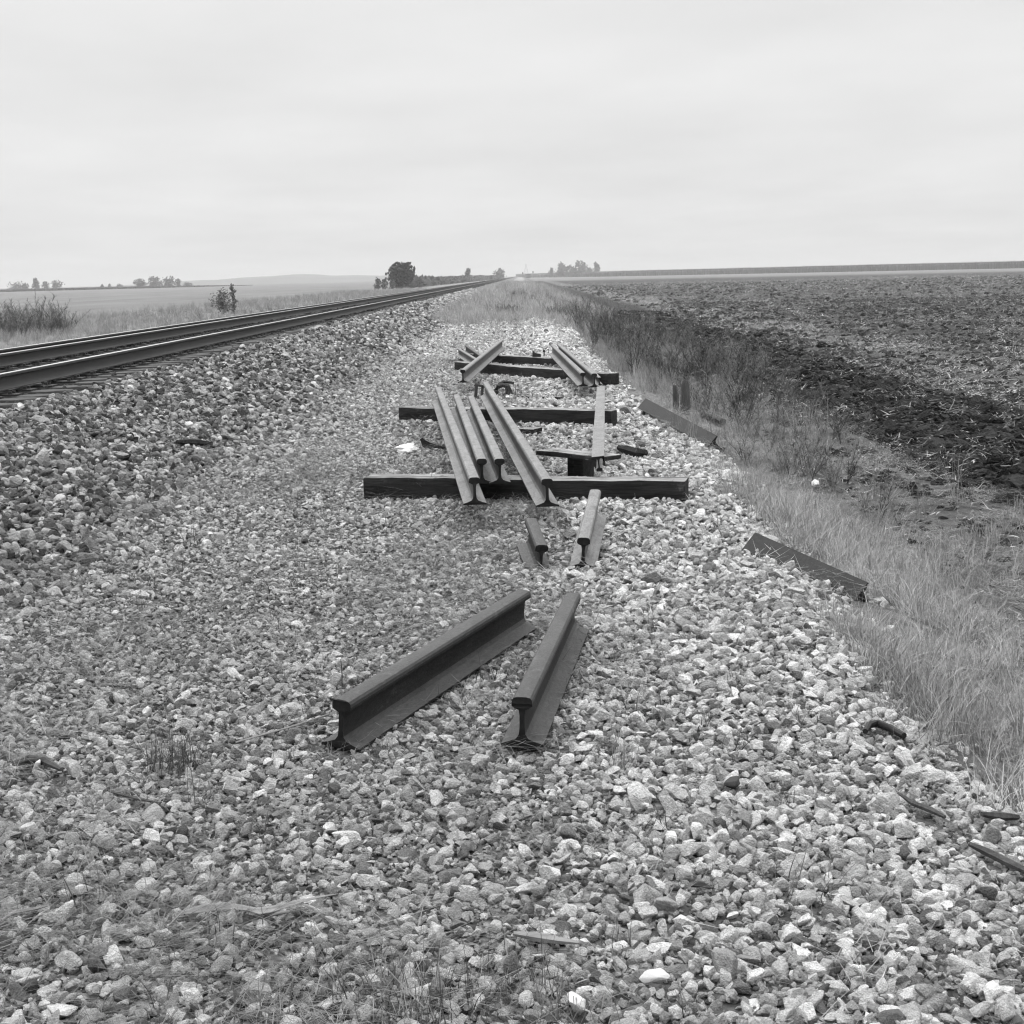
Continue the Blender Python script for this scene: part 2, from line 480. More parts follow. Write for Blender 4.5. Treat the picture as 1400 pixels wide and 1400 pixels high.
def stone_mesh(name, seed, lumpy=.0, sub=3, planes=11, lo=.40):
    r = random.Random(seed)
    bm = bmesh.new()
    bmesh.ops.create_icosphere(bm, subdivisions=sub, radius=1.0)
    sx, sy, sz = 1.35, r.uniform(.85, 1.25), r.uniform(.6, 1.0)
    ns = []
    for _ in range(planes):
        n = Vector((r.gauss(0, 1), r.gauss(0, 1), r.gauss(0, 1))).normalized()
        ns.append((n, r.uniform(lo, lo + .36)))
    ph = [r.uniform(0, 6.28) for _ in range(6)]
    for v in bm.verts:
        p = v.co.copy()
        for n, d in ns:
            t = p.dot(n) - d
            if t > 0: p -= n * t
        w = 1 + lumpy * (math.sin(5 * p.x + ph[0]) * math.sin(5.5 * p.y + ph[1]) + math.sin(9 * p.z + ph[2]) * math.sin(8 * p.x + ph[3])) \
            + .018 * math.sin(17 * p.x + ph[4]) * math.sin(19 * p.y + ph[5])
        p *= w
        v.co = Vector((p.x * sx, p.y * sy, p.z * sz))
    me = bpy.data.meshes.new(name)
    bm.to_mesh(me); bm.free()
    me.polygons.foreach_set("use_smooth", [True] * len(me.polygons))
    me.set_sharp_from_angle(angle=R(32))
    return me

def chip_mesh(name, seed):
    """crushed stone: broken flat faces with worn edges"""
    r = random.Random(seed)
    bm = bmesh.new()
    sx, sy, sz = 1.0, r.uniform(.62, .95), r.uniform(.45, .78)
    for _ in range(r.randint(10, 15)):
        n = Vector((r.gauss(0, 1), r.gauss(0, 1), r.gauss(0, 1))).normalized() * r.uniform(.82, 1.08)
        bm.verts.new((n.x * sx, n.y * sy, n.z * sz))
    h = bmesh.ops.convex_hull(bm, input=bm.verts[:])
    bmesh.ops.delete(bm, geom=[v for v in bm.verts if not v.link_faces], context="VERTS")
    bmesh.ops.dissolve_limit(bm, angle_limit=R(16), verts=bm.verts[:], edges=bm.edges[:])
    bmesh.ops.bevel(bm, geom=bm.edges[:], offset=.07, segments=2, affect="EDGES", profile=.55)
    bmesh.ops.triangulate(bm, faces=bm.faces[:])
    bmesh.ops.subdivide_edges(bm, edges=[e for e in bm.edges if e.calc_length() > .35], cuts=1, use_grid_fill=True)
    bmesh.ops.triangulate(bm, faces=bm.faces[:])
    ph = [r.uniform(0, 6.28) for _ in range(4)]
    for v in bm.verts:
        p = v.co
        v.co = p * (1 + .035 * math.sin(6 * p.x + ph[0]) * math.sin(7 * p.y + ph[1]) + .02 * math.sin(15 * p.z + ph[2]) + r.gauss(0, .008))
    bmesh.ops.recalc_face_normals(bm, faces=bm.faces[:])
    me = bpy.data.meshes.new(name)
    bm.to_mesh(me); bm.free()
    me.polygons.foreach_set("use_smooth", [True] * len(me.polygons))
    me.set_sharp_from_angle(angle=R(24))
    return me

stones = proto_collection("stone_shape", [chip_mesh("stone", 900 + k) for k in range(20)] + [stone_mesh("stone", 100 + k) for k in range(4)], M["stone"])
clods = proto_collection("clod_shape", [stone_mesh("clod", 300 + k, .16, 3, 5, .7) for k in range(8)], M["clod"])

def field_pts(x0, x1, y0, y1, dens, margin=.10):
    """uniform random points of a strip, kept to what this or a slightly shifted camera could see"""
    n = int((x1 - x0) * (y1 - y0) * dens)
    x = rng.uniform(x0, x1, n); y = rng.uniform(y0, y1, n)
    k = (x > -(.37 + margin) * y - .7) & (x < (.35 + margin) * y + .7)
    return x[k], y[k]

def rand_rot(n):
    return rng.uniform(0, 2 * math.pi, (n, 3))

# --- gravel on the flat and on the bank
def gravel():
    P, S, T = [], [], []
    zones = [(2.2, 8, 1650, .040), (8, 15, 1080, .043), (15, 30, 480, .054), (30, 62, 150, .080)]
    for y0, y1, dens, med in zones:
        x, y = field_pts(-4.42, 2.1, y0, y1, dens)
        edge = 1.42 + .35 * (vnoise(x, y, .9, 21) - .5) + .18 * (vnoise(x, y, .25, 22) - .5)
        edge = np.where((y > 12.5) & (y < 20), np.maximum(edge, np.minimum(1.44 + (19.6 - y) * .105, 1.9) + .08 * (vnoise(x, y, .3, 25) - .5)), edge)
        edge = np.where((y > 8.0) & (y < 9.8), np.maximum(edge, 1.42 + (9.4 - y) * .30), edge)
        thin = np.clip((x - edge) / .25, 0, 1)
        keep = rng.random(len(x)) > thin
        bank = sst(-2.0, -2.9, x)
        # on the flat the stones sink into dirt and thatch in places
        soil = sst(.5, .72, vnoise(x, y, 1.5, 23) * .6 + vnoise(x, y, .5, 24) * .4) * (1 - bank) * (1 - sst(-1.2, -.4, x)) * .48
        keep &= rng.random(len(x)) > soil
        far = sst(48, 60, y) * (1 - bank)
        keep &= rng.random(len(x)) > far
        x, y, bank = x[keep], y[keep], bank[keep]
        d = np.clip(med * np.exp(rng.normal(0, .32, len(x))), .016, .078 + .0015 * y) * (1 + .22 * bank)
        right = sst(-.3, .6, x)
        d *= .77 + .30 * np.maximum(np.maximum(right, bank), .5 * (1 - sst(4, 8, y)))
        z = gz(x, y) + d * rng.uniform(-.14, .36, len(x))
        t = np.clip(rng.normal(.465, .17, len(x)) - .01 * (1 - right) * (1 - bank), .12, .80)
        t = np.where((rng.random(len(x)) < .05) & (d < .055), rng.uniform(.09, .2, len(x)), t)
        t = np.where(rng.random(len(x)) < .055, rng.uniform(.66, .82, len(x)), t)
        t *= 1 + .10 * sst(5, 12, y) * (1 - bank) * (1 - right)
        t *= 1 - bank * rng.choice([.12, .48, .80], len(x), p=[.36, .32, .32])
        t *= .93 + .16 * right
        ok = np.ones(len(x), bool)
        for (ax, ay, bx, by, hw) in FOOT:                    # no stones inside what lies on the ground
            L2 = max((bx - ax) ** 2 + (by - ay) ** 2, 1e-6)
            u = np.clip(((x - ax) * (bx - ax) + (y - ay) * (by - ay)) / L2, -.01, 1.01)
            ok &= np.hypot(x - ax - u * (bx - ax), y - ay - u * (by - ay)) > hw + d * .28
        x, y, z, d, t = x[ok], y[ok], z[ok], d[ok], t[ok]
        P.append(np.stack([x, y, z], 1)); T.append(t)
        s = d[:, None] * .5 * rng.uniform(.82, 1.22, (len(x), 3))
        S.append(s)
    for y0, y1, dens in ((2.2, 5, 2300), (5, 9, 1400), (9, 14, 700)):         # small chips that fill the gaps
        x, y = field_pts(-2.9, 1.5, y0, y1, dens, .05)
        d = rng.uniform(.010, .024, len(x))
        P.append(np.stack([x, y, gz(x, y) + d * rng.uniform(0, .5, len(x))], 1)); T.append(np.clip(rng.normal(.36, .12, len(x)), .08, .7)); S.append(d[:, None] * .5 * rng.uniform(.8, 1.3, (len(x), 3)))
    x, y = field_pts(-4.42, -2.2, 62, 130, 60)
    d = .11 * np.exp(rng.normal(0, .3, len(x)))
    P.append(np.stack([x, y, gz(x, y) + d * .1], 1)); T.append(np.clip(rng.normal(.29, .12, len(x)), .06, .7)); S.append(d[:, None] * .5 * np.ones((1, 3)))
    P, S, T = np.concatenate(P), np.concatenate(S), np.concatenate(T)
    n = len(P)
    rot = np.stack([rng.normal(0, .55, n), rng.normal(0, .55, n), rng.uniform(0, 6.28, n)], 1)
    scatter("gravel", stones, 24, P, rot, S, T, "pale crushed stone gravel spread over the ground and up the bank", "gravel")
    # stained stones between and beside the rails
    x, y = field_pts(-7.3, -4.40, 11, 40, 130)
    x2, y2 = field_pts(-7.3, -4.40, 40, 110, 35)
    x, y = np.concatenate([x, x2]), np.concatenate([y, y2])
    n = len(x); d = .062 * np.exp(rng.normal(0, .3, n)) * np.where(y > 40, 1.6, 1)
    P = np.stack([x, y, gz(x, y) + d * rng.uniform(-.1, .2, n)], 1)
    scatter("oily_ballast", stones, 24, P, rand_rot(n), d * .5, np.clip(rng.normal(.05, .02, n), .015, .13), "oil darkened ballast stones around the ties of the track", "gravel")

# --- grass prototypes
def tuft_mesh(seed, n, h0, h1, rad, w, lean=.5, curl=.9):
    r = random.Random(seed); b = MB()
    for _ in range(n):
        a = r.uniform(0, 6.28); q = rad * math.sqrt(r.random())
        b.blade((q * math.cos(a), q * math.sin(a), -.02), r.uniform(0, 6.28), r.uniform(h0, h1), w * r.uniform(.7, 1.3), abs(r.gauss(0, lean)), r.gauss(.3, curl), 4, r.uniform(-.8, .8))
    return b.mesh("grass_tuft")

def thatch_mesh(seed, n, rad):
    r = random.Random(seed); b = MB(); main = r.uniform(0, 6.28)
    for _ in range(n):
        a = r.uniform(0, 6.28); q = rad * math.sqrt(r.random())
        b.blade((q * math.cos(a), q * math.sin(a), r.uniform(.004, .03)), main + r.gauss(0, .8), r.uniform(.04, .19), r.uniform(.0011, .0024), 1.47 + r.gauss(0, .10), r.gauss(0.03, .14), 3, r.uniform(-1, 1))
    return b.mesh("thatch")

def weed_mesh(seed, h, leaves, spread, lw):
    r = random.Random(seed); b = MB()
    for s in range(r.randint(3, 5)):
        a = r.uniform(0, 6.28); ln = r.uniform(.1, .7); hh = h * r.uniform(.6, 1.05)
        top = Vector((math.cos(a) * ln * hh, math.sin(a) * ln * hh, hh))
        mid = top * .5 + Vector((r.gauss(0, .03), r.gauss(0, .03), 0)) * h
        b.tube([(0, 0, -.03), mid, top], [.004 * h + .002, .003 * h + .0015, .001], 3, False)
        for q in range(leaves):
            t = r.uniform(.2, 1.0)
            p = mid * (2 * t) if t < .5 else mid + (top - mid) * (2 * t - 1)
            b.blade(p, r.uniform(0, 6.28), spread * h * r.uniform(.5, 1.2) * (1.15 - .6 * t), lw * r.uniform(.6, 1.3), r.uniform(.5, 1.5), r.uniform(.1, 1.3), 2, r.uniform(-1, 1))
    return b.mesh("weed")

def residue_mesh(seed):
    r = random.Random(seed); b = MB()
    for _ in range(10):
        L = r.uniform(.03, .13) if r.random() < .85 else r.uniform(.15, .28)
        b.blade((r.gauss(0, .2), r.gauss(0, .2), r.uniform(-.01, .04)), r.uniform(0, 6.28), L, r.uniform(.010, .028), r.uniform(1.1, 1.65), r.gauss(.05, .35), 2, r.uniform(-1.2, 1.2))
    return b.mesh("residue")

tufts = proto_collection("tuft_shape", [tuft_mesh(500 + k, 30, .12, .30, .085, .0042) for k in range(7)], M["grass"])
lowtufts = proto_collection("low_tuft_shape", [tuft_mesh(520 + k, 16, .05, .15, .06, .0030, .6, 1.0) for k in range(5)], M["grass"])
thatch = proto_collection("thatch_shape", [thatch_mesh(540 + k, 46, .2) for k in range(7)], M["grass"])
weeds = proto_collection("weed_shape", [weed_mesh(560 + k, .62, 52, .30, .006) for k in range(6)], M["weed_dark"])
wisps = proto_collection("wisp_shape", [tuft_mesh(580 + k, 22, .35, .85, .09, .0035, .22, .5) for k in range(5)], M["grass"])
residue = proto_collection("residue_shape", [residue_mesh(600 + k) for k in range(7)], M["straw"])

def zr(n, tilt=.12):
    return np.stack([rng.normal(0, tilt, n), rng.normal(0, tilt, n), rng.uniform(0, 6.28, n)], 1)

def put(name, coll, k, x, y, scale, tone, label, cat, dz=0.0, tilt=.12):
    n = len(x)
    P = np.stack([x, y, gz(x, y) + dz], 1)
    return scatter(name, coll, k, P, zr(n, tilt), scale, tone, label, cat)

# dead grass lying among the stones
def thatch_layer():
    X, Y = [], []
    for y0, y1, dens in ((2.4, 7, 66), (7, 14, 46), (14, 30, 18), (30, 56, 8)):
        x, y = field_pts(-3.0, 1.3, y0, y1, dens)
        w = sst(.36, .62, vnoise(x, y, 1.1, 31) * .6 + vnoise(x, y, .4, 32) * .4)
        lft = 1 - sst(-.7, .35, x)
        lft = lft * (1 - .75 * sst(-1.9, -2.7, x))
        mid = np.exp(-((x - .0) / .7) ** 2) * np.exp(-((y - 6.2) / 1.4) ** 2)
        p = np.clip((.08 + .85 * w) * lft * .95 + w * .9 * mid + .03, 0, 1) * (.50 + .35 * sst(3.0, 3.6, y) * (1 - sst(4.9, 5.6, y)) + .45 * sst(5.2, 8, y)) + .8 * np.exp(-((x - .02) / .22) ** 2) * np.exp(-((y - 6.1) / .8) ** 2)
        k = rng.random(len(x)) < p
        X.append(x[k]); Y.append(y[k])
    for y0, y1, dens in ((3, 10, 42), (10, 22, 40), (22, 45, 10)):
        x, y = field_pts(1.5, 4.4, y0, y1, dens)
        k = rng.random(len(x)) < .3 + .7 * sst(.35, .6, vnoise(x, y, .6, 35))
        X.append(x[k]); Y.append(y[k])
    x, y = np.concatenate(X), np.concatenate(Y)
    n = len(x)
    put("dead_grass", thatch, 7, x, y, rng.uniform(.7, 1.4, n), np.clip(rng.normal(.115, .055, n) + .075 * (x > 1.5), .035, .34), "matted dead grass lying among the gravel and on the verge", "dead grass", dz=.018, tilt=.08)
    # small living tufts between the stones
    X, Y = [], []
    for y0, y1, dens in ((2.4, 8, 13), (8, 16, 8), (16, 40, 4)):
        x, y = field_pts(-2.9, 1.3, y0, y1, dens)
        p = sst(.45, .75, vnoise(x, y, .8, 41)) * (1 - .75 * sst(-.1, .6, x)) * .9 + .04
        k = rng.random(len(x)) < p
        X.append(x[k]); Y.append(y[k])
    # thicker growth at the very front
    q = rng.normal(0, 1, (46, 2)) * np.array([.30, .10]) + np.array([-.25, 3.12])
    X.append(q[:, 0]); Y.append(q[:, 1])
    x, y = np.concatenate(X), np.concatenate(Y); n = len(x)
    put("grass_sprigs", lowtufts, 5, x, y, rng.uniform(.6, 1.3, n), np.clip(rng.normal(.10, .03, n), .04, .2), "thin sprigs of grass growing up between the stones", "grass")
thatch_layer()

# the grassy slope on the right
def verge_grass():
    X, Y, S, T = [], [], [], []
    for y0, y1, dens, sc in ((3.2, 9, 190, .85), (9, 18, 120, .95), (18, 40, 50, 1.2), (40, 95, 14, 1.6)):
        x, y = field_pts(1.25, 4.4, y0, y1, dens)
        edge = 1.48 + .35 * (vnoise(x, y, .9, 21) - .5)
        p = sst(-.12, .12, x - edge)
        p *= 1 - .80 * sst(2.5, 3.2, x + .5 * (vnoise(x, y, 1.2, 52) - .5)) * (1 - sst(20, 32, y))
        p *= np.where(y < 7, .3, .10) + np.where(y < 7, .7, .90) * sst(.34, .56, vnoise(x, y, .8, 53) * .6 + vnoise(x, y, .3, 57) * .4)
        mid = sst(11.5, 13, y)
        p *= 1 - .62 * mid * (1 - sst(30, 45, y))
        # the two rails lying at the edge keep the grass down in front of them
        e1 = 1.50 + (9.4 - y) * .34; p *= np.where((y > 7.2) & (y < 9.9) & (x < e1 + .10), 0, 1)
        e2 = 1.46 + (19.6 - y) * .105; p *= np.where((y > 13.5) & (y < 20.5) & (x < e2 + .22), 0, 1)
        k = rng.random(len(x)) < p
        x, y = x[k], y[k]; n = len(x)
        X.append(x); Y.append(y)
        S.append(rng.uniform(.5, 1.1, n) * sc * (1 - .3 * sst(11.5, 13, y)) * (.75 + .5 * vnoise(x, y, 1.1, 54)))
        light = .225 + .12 * (vnoise(x, y, 1.4, 55) - .4) + .07 * np.exp(-((x - 1.9) / .45) ** 2) * sst(6, 8, y) - .07 * sst(11.5, 13.5, y) * (1 - sst(40, 60, y))
        T.append(np.clip(light * rng.uniform(.7, 1.35, n), .05, .4))
    x, y, s, t = map(np.concatenate, (X, Y, S, T))
    put("verge_grass", tufts, 7, x, y, s, t, "long dry grass covering the slope beside the gravel", "grass")
    # weeds in the ditch
    X, Y = [], []
    for y0, y1, dens in ((11, 22, 4.5), (22, 45, 4.4), (45, 100, 2)):
        x, y = field_pts(1.7, 4.7, y0, y1, dens)
        p = sst(.40, .62, vnoise(x, y, 2.6, 61)) * sst(2.0, 2.8, x) + .03
        p = np.clip(p * (.30 + .55 * sst(16, 24, y)), 0, 1)
        k = rng.random(len(x)) < p
        X.append(x[k]); Y.append(y[k])
    q = rng.normal(0, 1, (120, 2)) * np.array([.36, 7.0]) + np.array([2.6, 42.0]); X.append(q[:, 0]); Y.append(q[:, 1])
    q = rng.normal(0, 1, (22, 2)) * np.array([.35, 1.3]) + np.array([2.9, 14.5]); X.append(q[:, 0]); Y.append(q[:, 1])
    q = rng.normal(0, 1, (18, 2)) * np.array([.4, 1.2]) + np.array([3.4, 19.0]); X.append(q[:, 0]); Y.append(q[:, 1])
    q = rng.normal(0, 1, (12, 2)) * np.array([.35, 1.6]) + np.array([2.55, 22.0]); X.append(q[:, 0]); Y.append(q[:, 1])
    x, y = np.concatenate(X), np.concatenate(Y); n = len(x)
    put("ditch_weeds", weeds, 6, x, y, rng.uniform(.5, 1.25, n) * (.62 + .55 * sst(17, 26, y)), np.clip(rng.normal(.085, .035, n) * np.where((y > 26) & (y < 60) & (x < 4), .75, 1), .02, .20), "dark bushy weeds standing in the ditch by the field", "weeds")
    X, Y = [], []
    for y0, y1, dens in ((10, 20, 6), (20, 45, 9), (45, 80, 5)):
        x, y = field_pts(1.6, 4.0, y0, y1, dens)
        k = rng.random(len(x)) < sst(.4, .7, vnoise(x, y, 1.8, 66)) * .8
        X.append(x[k]); Y.append(y[k])
    x, y = np.concatenate(X), np.concatenate(Y); n = len(x)
    put("pale_stalks", wisps, 5, x, y, rng.uniform(.5, 1.0, n), np.clip(rng.normal(.21, .05, n), .08, .36), "pale wispy grass stalks rising among the ditch weeds", "grass")
verge_grass()

# overgrown far end of the shoulder
def far_grass():
    X, Y, S = [], [], []
    for y0, y1, dens, sc in ((42, 70, 13, 1.5), (70, 130, 5, 2.1), (130, 330, 1.0, 3.2)):
        x, y = field_pts(-3.2, 2.6 if y0 < 60 else 4.6, y0, y1, dens)
        k = rng.random(len(x)) < sst(46, 58, y + 9 * (vnoise(x, y, 2.5, 71) - .5) + 5 * sst(.6, 1.6, x)) * (.35 + .65 * sst(.35, .6, vnoise(x, y, 3.5, 72)))
        x, y = x[k], y[k]
        X.append(x); Y.append(y); S.append(rng.uniform(.6, 1.25, len(x)) * sc)
    x, y, s = map(np.concatenate, (X, Y, S)); n = len(x)
    put("far_grass", tufts, 7, x, y, s, np.clip(rng.normal(.30, .07, n), .1, .5), "clumps of dry grass overgrowing the far end of the gravel", "grass")
    q = np.concatenate([rng.normal(0, 1, (26, 2)) * np.array([.45, 1.0]) + np.array([1.6, 60]), rng.normal(0, 1, (40, 2)) * np.array([.9, 9]) + np.array([1.6, 92]), rng.normal(0, 1, (12, 2)) * np.array([.4, 1.0]) + np.array([-.8, 62]), rng.normal(0, 1, (22, 2)) * np.array([.6, 7]) + np.array([-.4, 105])])
    put("far_weeds", weeds, 6, q[:, 0], q[:, 1], rng.uniform(.5, 1.1, len(q)), np.clip(rng.normal(.075, .025, len(q)), .03, .16), "dark weeds dotted through the far grass", "weeds")
    # beyond the track on the left
    X, Y, S = [], [], []
    for x0, x1, y0, y1, dens, sc in ((-16, -9, 14, 60, 9, 1.4), (-30, -16, 30, 90, 2.4, 1.9), (-30, -9.5, 90, 260, .7, 2.6)):
        x, y = field_pts(x0, x1, y0, y1, dens)
        X.append(x); Y.append(y); S.append(rng.uniform(.6, 1.2, len(x)) * sc)
    x, y, s = map(np.concatenate, (X, Y, S)); n = len(x)
    put("trackside_grass", tufts, 7, x, y, s, np.clip(rng.normal(.24, .05, n), .1, .4), "rough pale grass along the far side of the embankment", "grass")
    xs_ = np.concatenate([rng.uniform(-24.3, -20.6, 50), rng.uniform(-19, -12, 24)])
    ys_ = np.concatenate([rng.uniform(62, 70, 50), rng.uniform(75, 110, 24)])
    sc_ = np.concatenate([rng.uniform(1.6, 2.9, 50), rng.uniform(.6, 1.2, 24)])
    put("tall_weeds", weeds, 6, xs_, ys_, sc_, np.clip(rng.normal(.085, .03, len(xs_)), .03, .16), "clump of tall dark weeds beyond the track", "weeds")
far_grass()

# ploughed soil and corn residue
def soil():
    X, Y, S = [], [], []
    for x0, x1, y0, y1, dens, sc in ((4.3, 7.0, 9, 32, 80, .040), (4.3, 7.0, 32, 80, 22, .065), (6.6, 8.4, 9, 32, 26, .036), (6.6, 8.4, 32, 80, 9, .06), (7.6, 26, 14, 45, 14, .034), (7.6, 40, 45, 100, 4.2, .055), (7.3, 125, 100, 270, .30, .10)):
        x, y = field_pts(x0, x1, y0, y1, dens)
        X.append(x); Y.append(y); S.append(sc * np.exp(rng.normal(0, .4, len(x))))
    x, y = field_pts(2.9, 4.5, 6, 30, 14); X.append(x); Y.append(y); S.append(.018 * np.exp(rng.normal(0, .4, len(x))))
    x, y = field_pts(3.4, 4.5, 7, 40, 60); k = rng.random(len(x)) < sst(.45, .7, vnoise(x, y, .9, 88) + .5 * (x - 3.9)); X.append(x[k]); Y.append(y[k]); S.append(.034 * np.exp(rng.normal(0, .4, k.sum())))
    x, y, s = map(np.concatenate, (X, Y, S)); n = len(x)
    s = np.minimum(s, .09 + .0006 * y)
    P = np.stack([x, y, gz(x, y) + s * .08], 1)
    scatter("soil_clods", clods, 8, P, zr(n, .35), s[:, None] * rng.uniform(.7, 1.4, (n, 3)) * np.array([1.15, 1.15, .7]), np.clip(rng.normal(.026, .011, n) + .024 * (x > 7.3), .010, .09), "dark clods of freshly turned soil in the field", "soil")
    X, Y, S = [], [], []
    for x0, x1, y0, y1, dens, sc in ((4.4, 7.3, 8, 34, 15, .8), (4.4, 7.3, 34, 80, 6.0, 1.1), (7.2, 10.5, 12, 60, 26, .9), (10.5, 30, 20, 60, 10, 1.0), (7.2, 45, 60, 130, 3.6, 1.3), (7.2, 125, 130, 300, .55, 2.6), (2.5, 4.5, 5, 30, 48, .6)):
        x, y = field_pts(x0, x1, y0, y1, dens)
        k = rng.random(len(x)) < .25 + .75 * sst(.4, .65, vnoise(x, y, 1.4, 81))
        x, y = x[k], y[k]
        X.append(x); Y.append(y); S.append(sc * rng.uniform(.6, 1.3, len(x)))
    x, y, s = map(np.concatenate, (X, Y, S)); n = len(x)
    put("corn_residue", residue, 7, x, y, s, np.clip(rng.normal(.21, .10, n) * np.where(x > 10.5, .85, np.where(x < 7.2, .7, 1)), .05, .6), "pale bits of corn stalk and husk strewn over the soil", "crop residue", dz=.035, tilt=.2)
soil()

# ------------------------------------------------------------------ rails
FOOT = []
HALF = [(.076, 0), (.076, .010), (.046, .019), (.022, .029), (.0115, .045), (.0090, .070), (.0090, .115), (.0125, .134), (.026, .141), (.0365, .147), (.0370, .158), (.0355, .170), (.029, .1785), (.015, .1815)]
HEAD = .182
def rail_mesh(length, scale=1.0, seg=6, wear=.0, seed=0):
    prof = HALF + [(-x, z) for x, z in reversed(HALF)]
    r = random.Random(seed)
    n = len(prof); v = []; f = []
    ph = r.uniform(0, 6)
    for i in range(seg + 1):
        t = i / seg
        for x, z in prof:
            k = wear * math.sin(t * 3.1416)
            v.append((x * scale + k, t * length + (r.gauss(0, .0015) if i in (0, seg) else 0), z * scale))
    for i in range(seg):
        for j in range(n):
            a, b = i * n + j, i * n + (j + 1) % n
            f.append((a, a + n, b + n, b))
    # end faces as quads between the two sides of the section
    for base, flip in ((0, False), (seg * n, True)):
        for j in range(len(HALF) - 1):
            q = (base + j, base + j + 1, base + n - 2 - j, base + n - 1 - j)
            f.append(q if not flip else tuple(reversed(q)))
    me = from_arrays("rail", v, f)
    h = len(HALF)
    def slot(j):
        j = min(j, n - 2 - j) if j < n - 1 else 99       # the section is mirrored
        return 0 if j in (1, 2, 3) or j >= 10 and j != 99 else (1 if j != 99 else 1)  # upward faces keep the lighter steel, web and undersides get the shaded copy
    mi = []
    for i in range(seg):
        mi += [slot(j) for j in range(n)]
    mi += [2] * (len(f) - len(mi))  # end faces take the painted shade tone
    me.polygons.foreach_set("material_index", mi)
    return me

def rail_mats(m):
    return {"dark_rusted_rail_steel": [m, M["rust_web_shade"], M["shaded_end"]], "pale_rusted_rail_steel": [m, M["rust_mid_shade"], M["shaded_end"]]}.get(m.name, [m, m, M["shaded_end"]])

def fix(me):
    bm = bmesh.new(); bm.from_mesh(me)
    bmesh.ops.recalc_face_normals(bm, faces=bm.faces[:]); bm.to_mesh(me); bm.free()
    return me

def rail(A, B, label, m, zA=0.0, zB=0.0, roll=0.0, scale=1.0, bend=0.0, group="discarded rails", bury=0.0, seed=1):
    """A, B: where the middle of the rail head is seen at its near and far end; zA, zB: height of the base there"""
    a = at(A[0], A[1], zA + HEAD * scale); b = at(B[0], B[1], zB + HEAD * scale)
    d = (b - a)
    zh = Matrix.Rotation(roll, 3, d.normalized()) @ Vector((0, 0, 1))
    Mx = frame(a, d, zh)
    zax = Vector((Mx[0][2], Mx[1][2], Mx[2][2]))
    o = a - zax * HEAD * scale - Vector((0, 0, bury))
    Mx = frame(o, d, zh)
    ob = link("rail", fix(rail_mesh(d.length, scale, 10, bend, seed)), rail_mats(m), smooth=R(30))
    ob.matrix_world = Mx
    if zA < .06: FOOT.append((o.x, o.y, o.x + d.x * (1 if zB < .06 else .5), o.y + d.y * (1 if zB < .06 else .5), .066 * scale))
    tag(ob, label, "rail", group)
    return ob

# the two rails nearest the camera
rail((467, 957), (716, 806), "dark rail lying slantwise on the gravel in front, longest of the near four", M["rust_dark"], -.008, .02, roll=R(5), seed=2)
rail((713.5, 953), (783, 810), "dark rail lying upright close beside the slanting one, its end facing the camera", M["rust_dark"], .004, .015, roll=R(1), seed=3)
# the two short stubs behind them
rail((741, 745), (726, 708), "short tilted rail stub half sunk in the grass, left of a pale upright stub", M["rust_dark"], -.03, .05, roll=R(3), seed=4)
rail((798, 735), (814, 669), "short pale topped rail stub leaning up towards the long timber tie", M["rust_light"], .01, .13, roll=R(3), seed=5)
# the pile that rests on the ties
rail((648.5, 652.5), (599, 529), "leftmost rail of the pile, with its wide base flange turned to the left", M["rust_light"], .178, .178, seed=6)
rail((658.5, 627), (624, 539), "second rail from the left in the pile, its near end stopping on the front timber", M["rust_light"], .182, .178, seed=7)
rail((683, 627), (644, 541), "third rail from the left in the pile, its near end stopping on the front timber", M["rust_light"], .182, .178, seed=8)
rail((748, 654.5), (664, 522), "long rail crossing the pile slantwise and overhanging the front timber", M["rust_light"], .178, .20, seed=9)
# ------------------------------------------------------------------ timbers
def timber_mesh(L, w, h, seed, rough=.0042, nseg=22):
    """sawn tie with rounded, chipped edges; local x along, z up from the base"""
    r = random.Random(seed)
    n = 5
    bm = bmesh.new()
    bmesh.ops.create_cube(bm, size=1.0)
    bmesh.ops.scale(bm, vec=(L, w, h), verts=bm.verts)
    bmesh.ops.translate(bm, vec=(0, 0, h / 2), verts=bm.verts)
    bmesh.ops.bevel(bm, geom=bm.edges[:], offset=min(w, h) * .10, segments=2, affect="EDGES", profile=.6)
    longs = [e for e in bm.edges if abs(e.verts[0].co.x - e.verts[1].co.x) > L * .5]
    bmesh.ops.subdivide_edges(bm, edges=longs, cuts=nseg, use_grid_fill=True)
    p = [r.uniform(0, 6) for _ in range(8)]
    for v in bm.verts:
        x, y, z = v.co
        v.co.y += rough * (math.sin(4.1 * x + p[0]) + .6 * math.sin(17 * x + p[1] + 9 * z)) + r.gauss(0, rough * .25)
        v.co.z += rough * (math.sin(3.3 * x + p[2]) + .6 * math.sin(13 * x + p[3] + 9 * y)) * (z / h) + r.gauss(0, rough * .25) * (z / h)
        if abs(x) > L * .49: v.co.x += r.gauss(0, rough * .8)
    bm.normal_update()
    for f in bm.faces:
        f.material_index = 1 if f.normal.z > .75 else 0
    me = bpy.data.meshes.new("timber"); bm.to_mesh(me); bm.free()
    return me

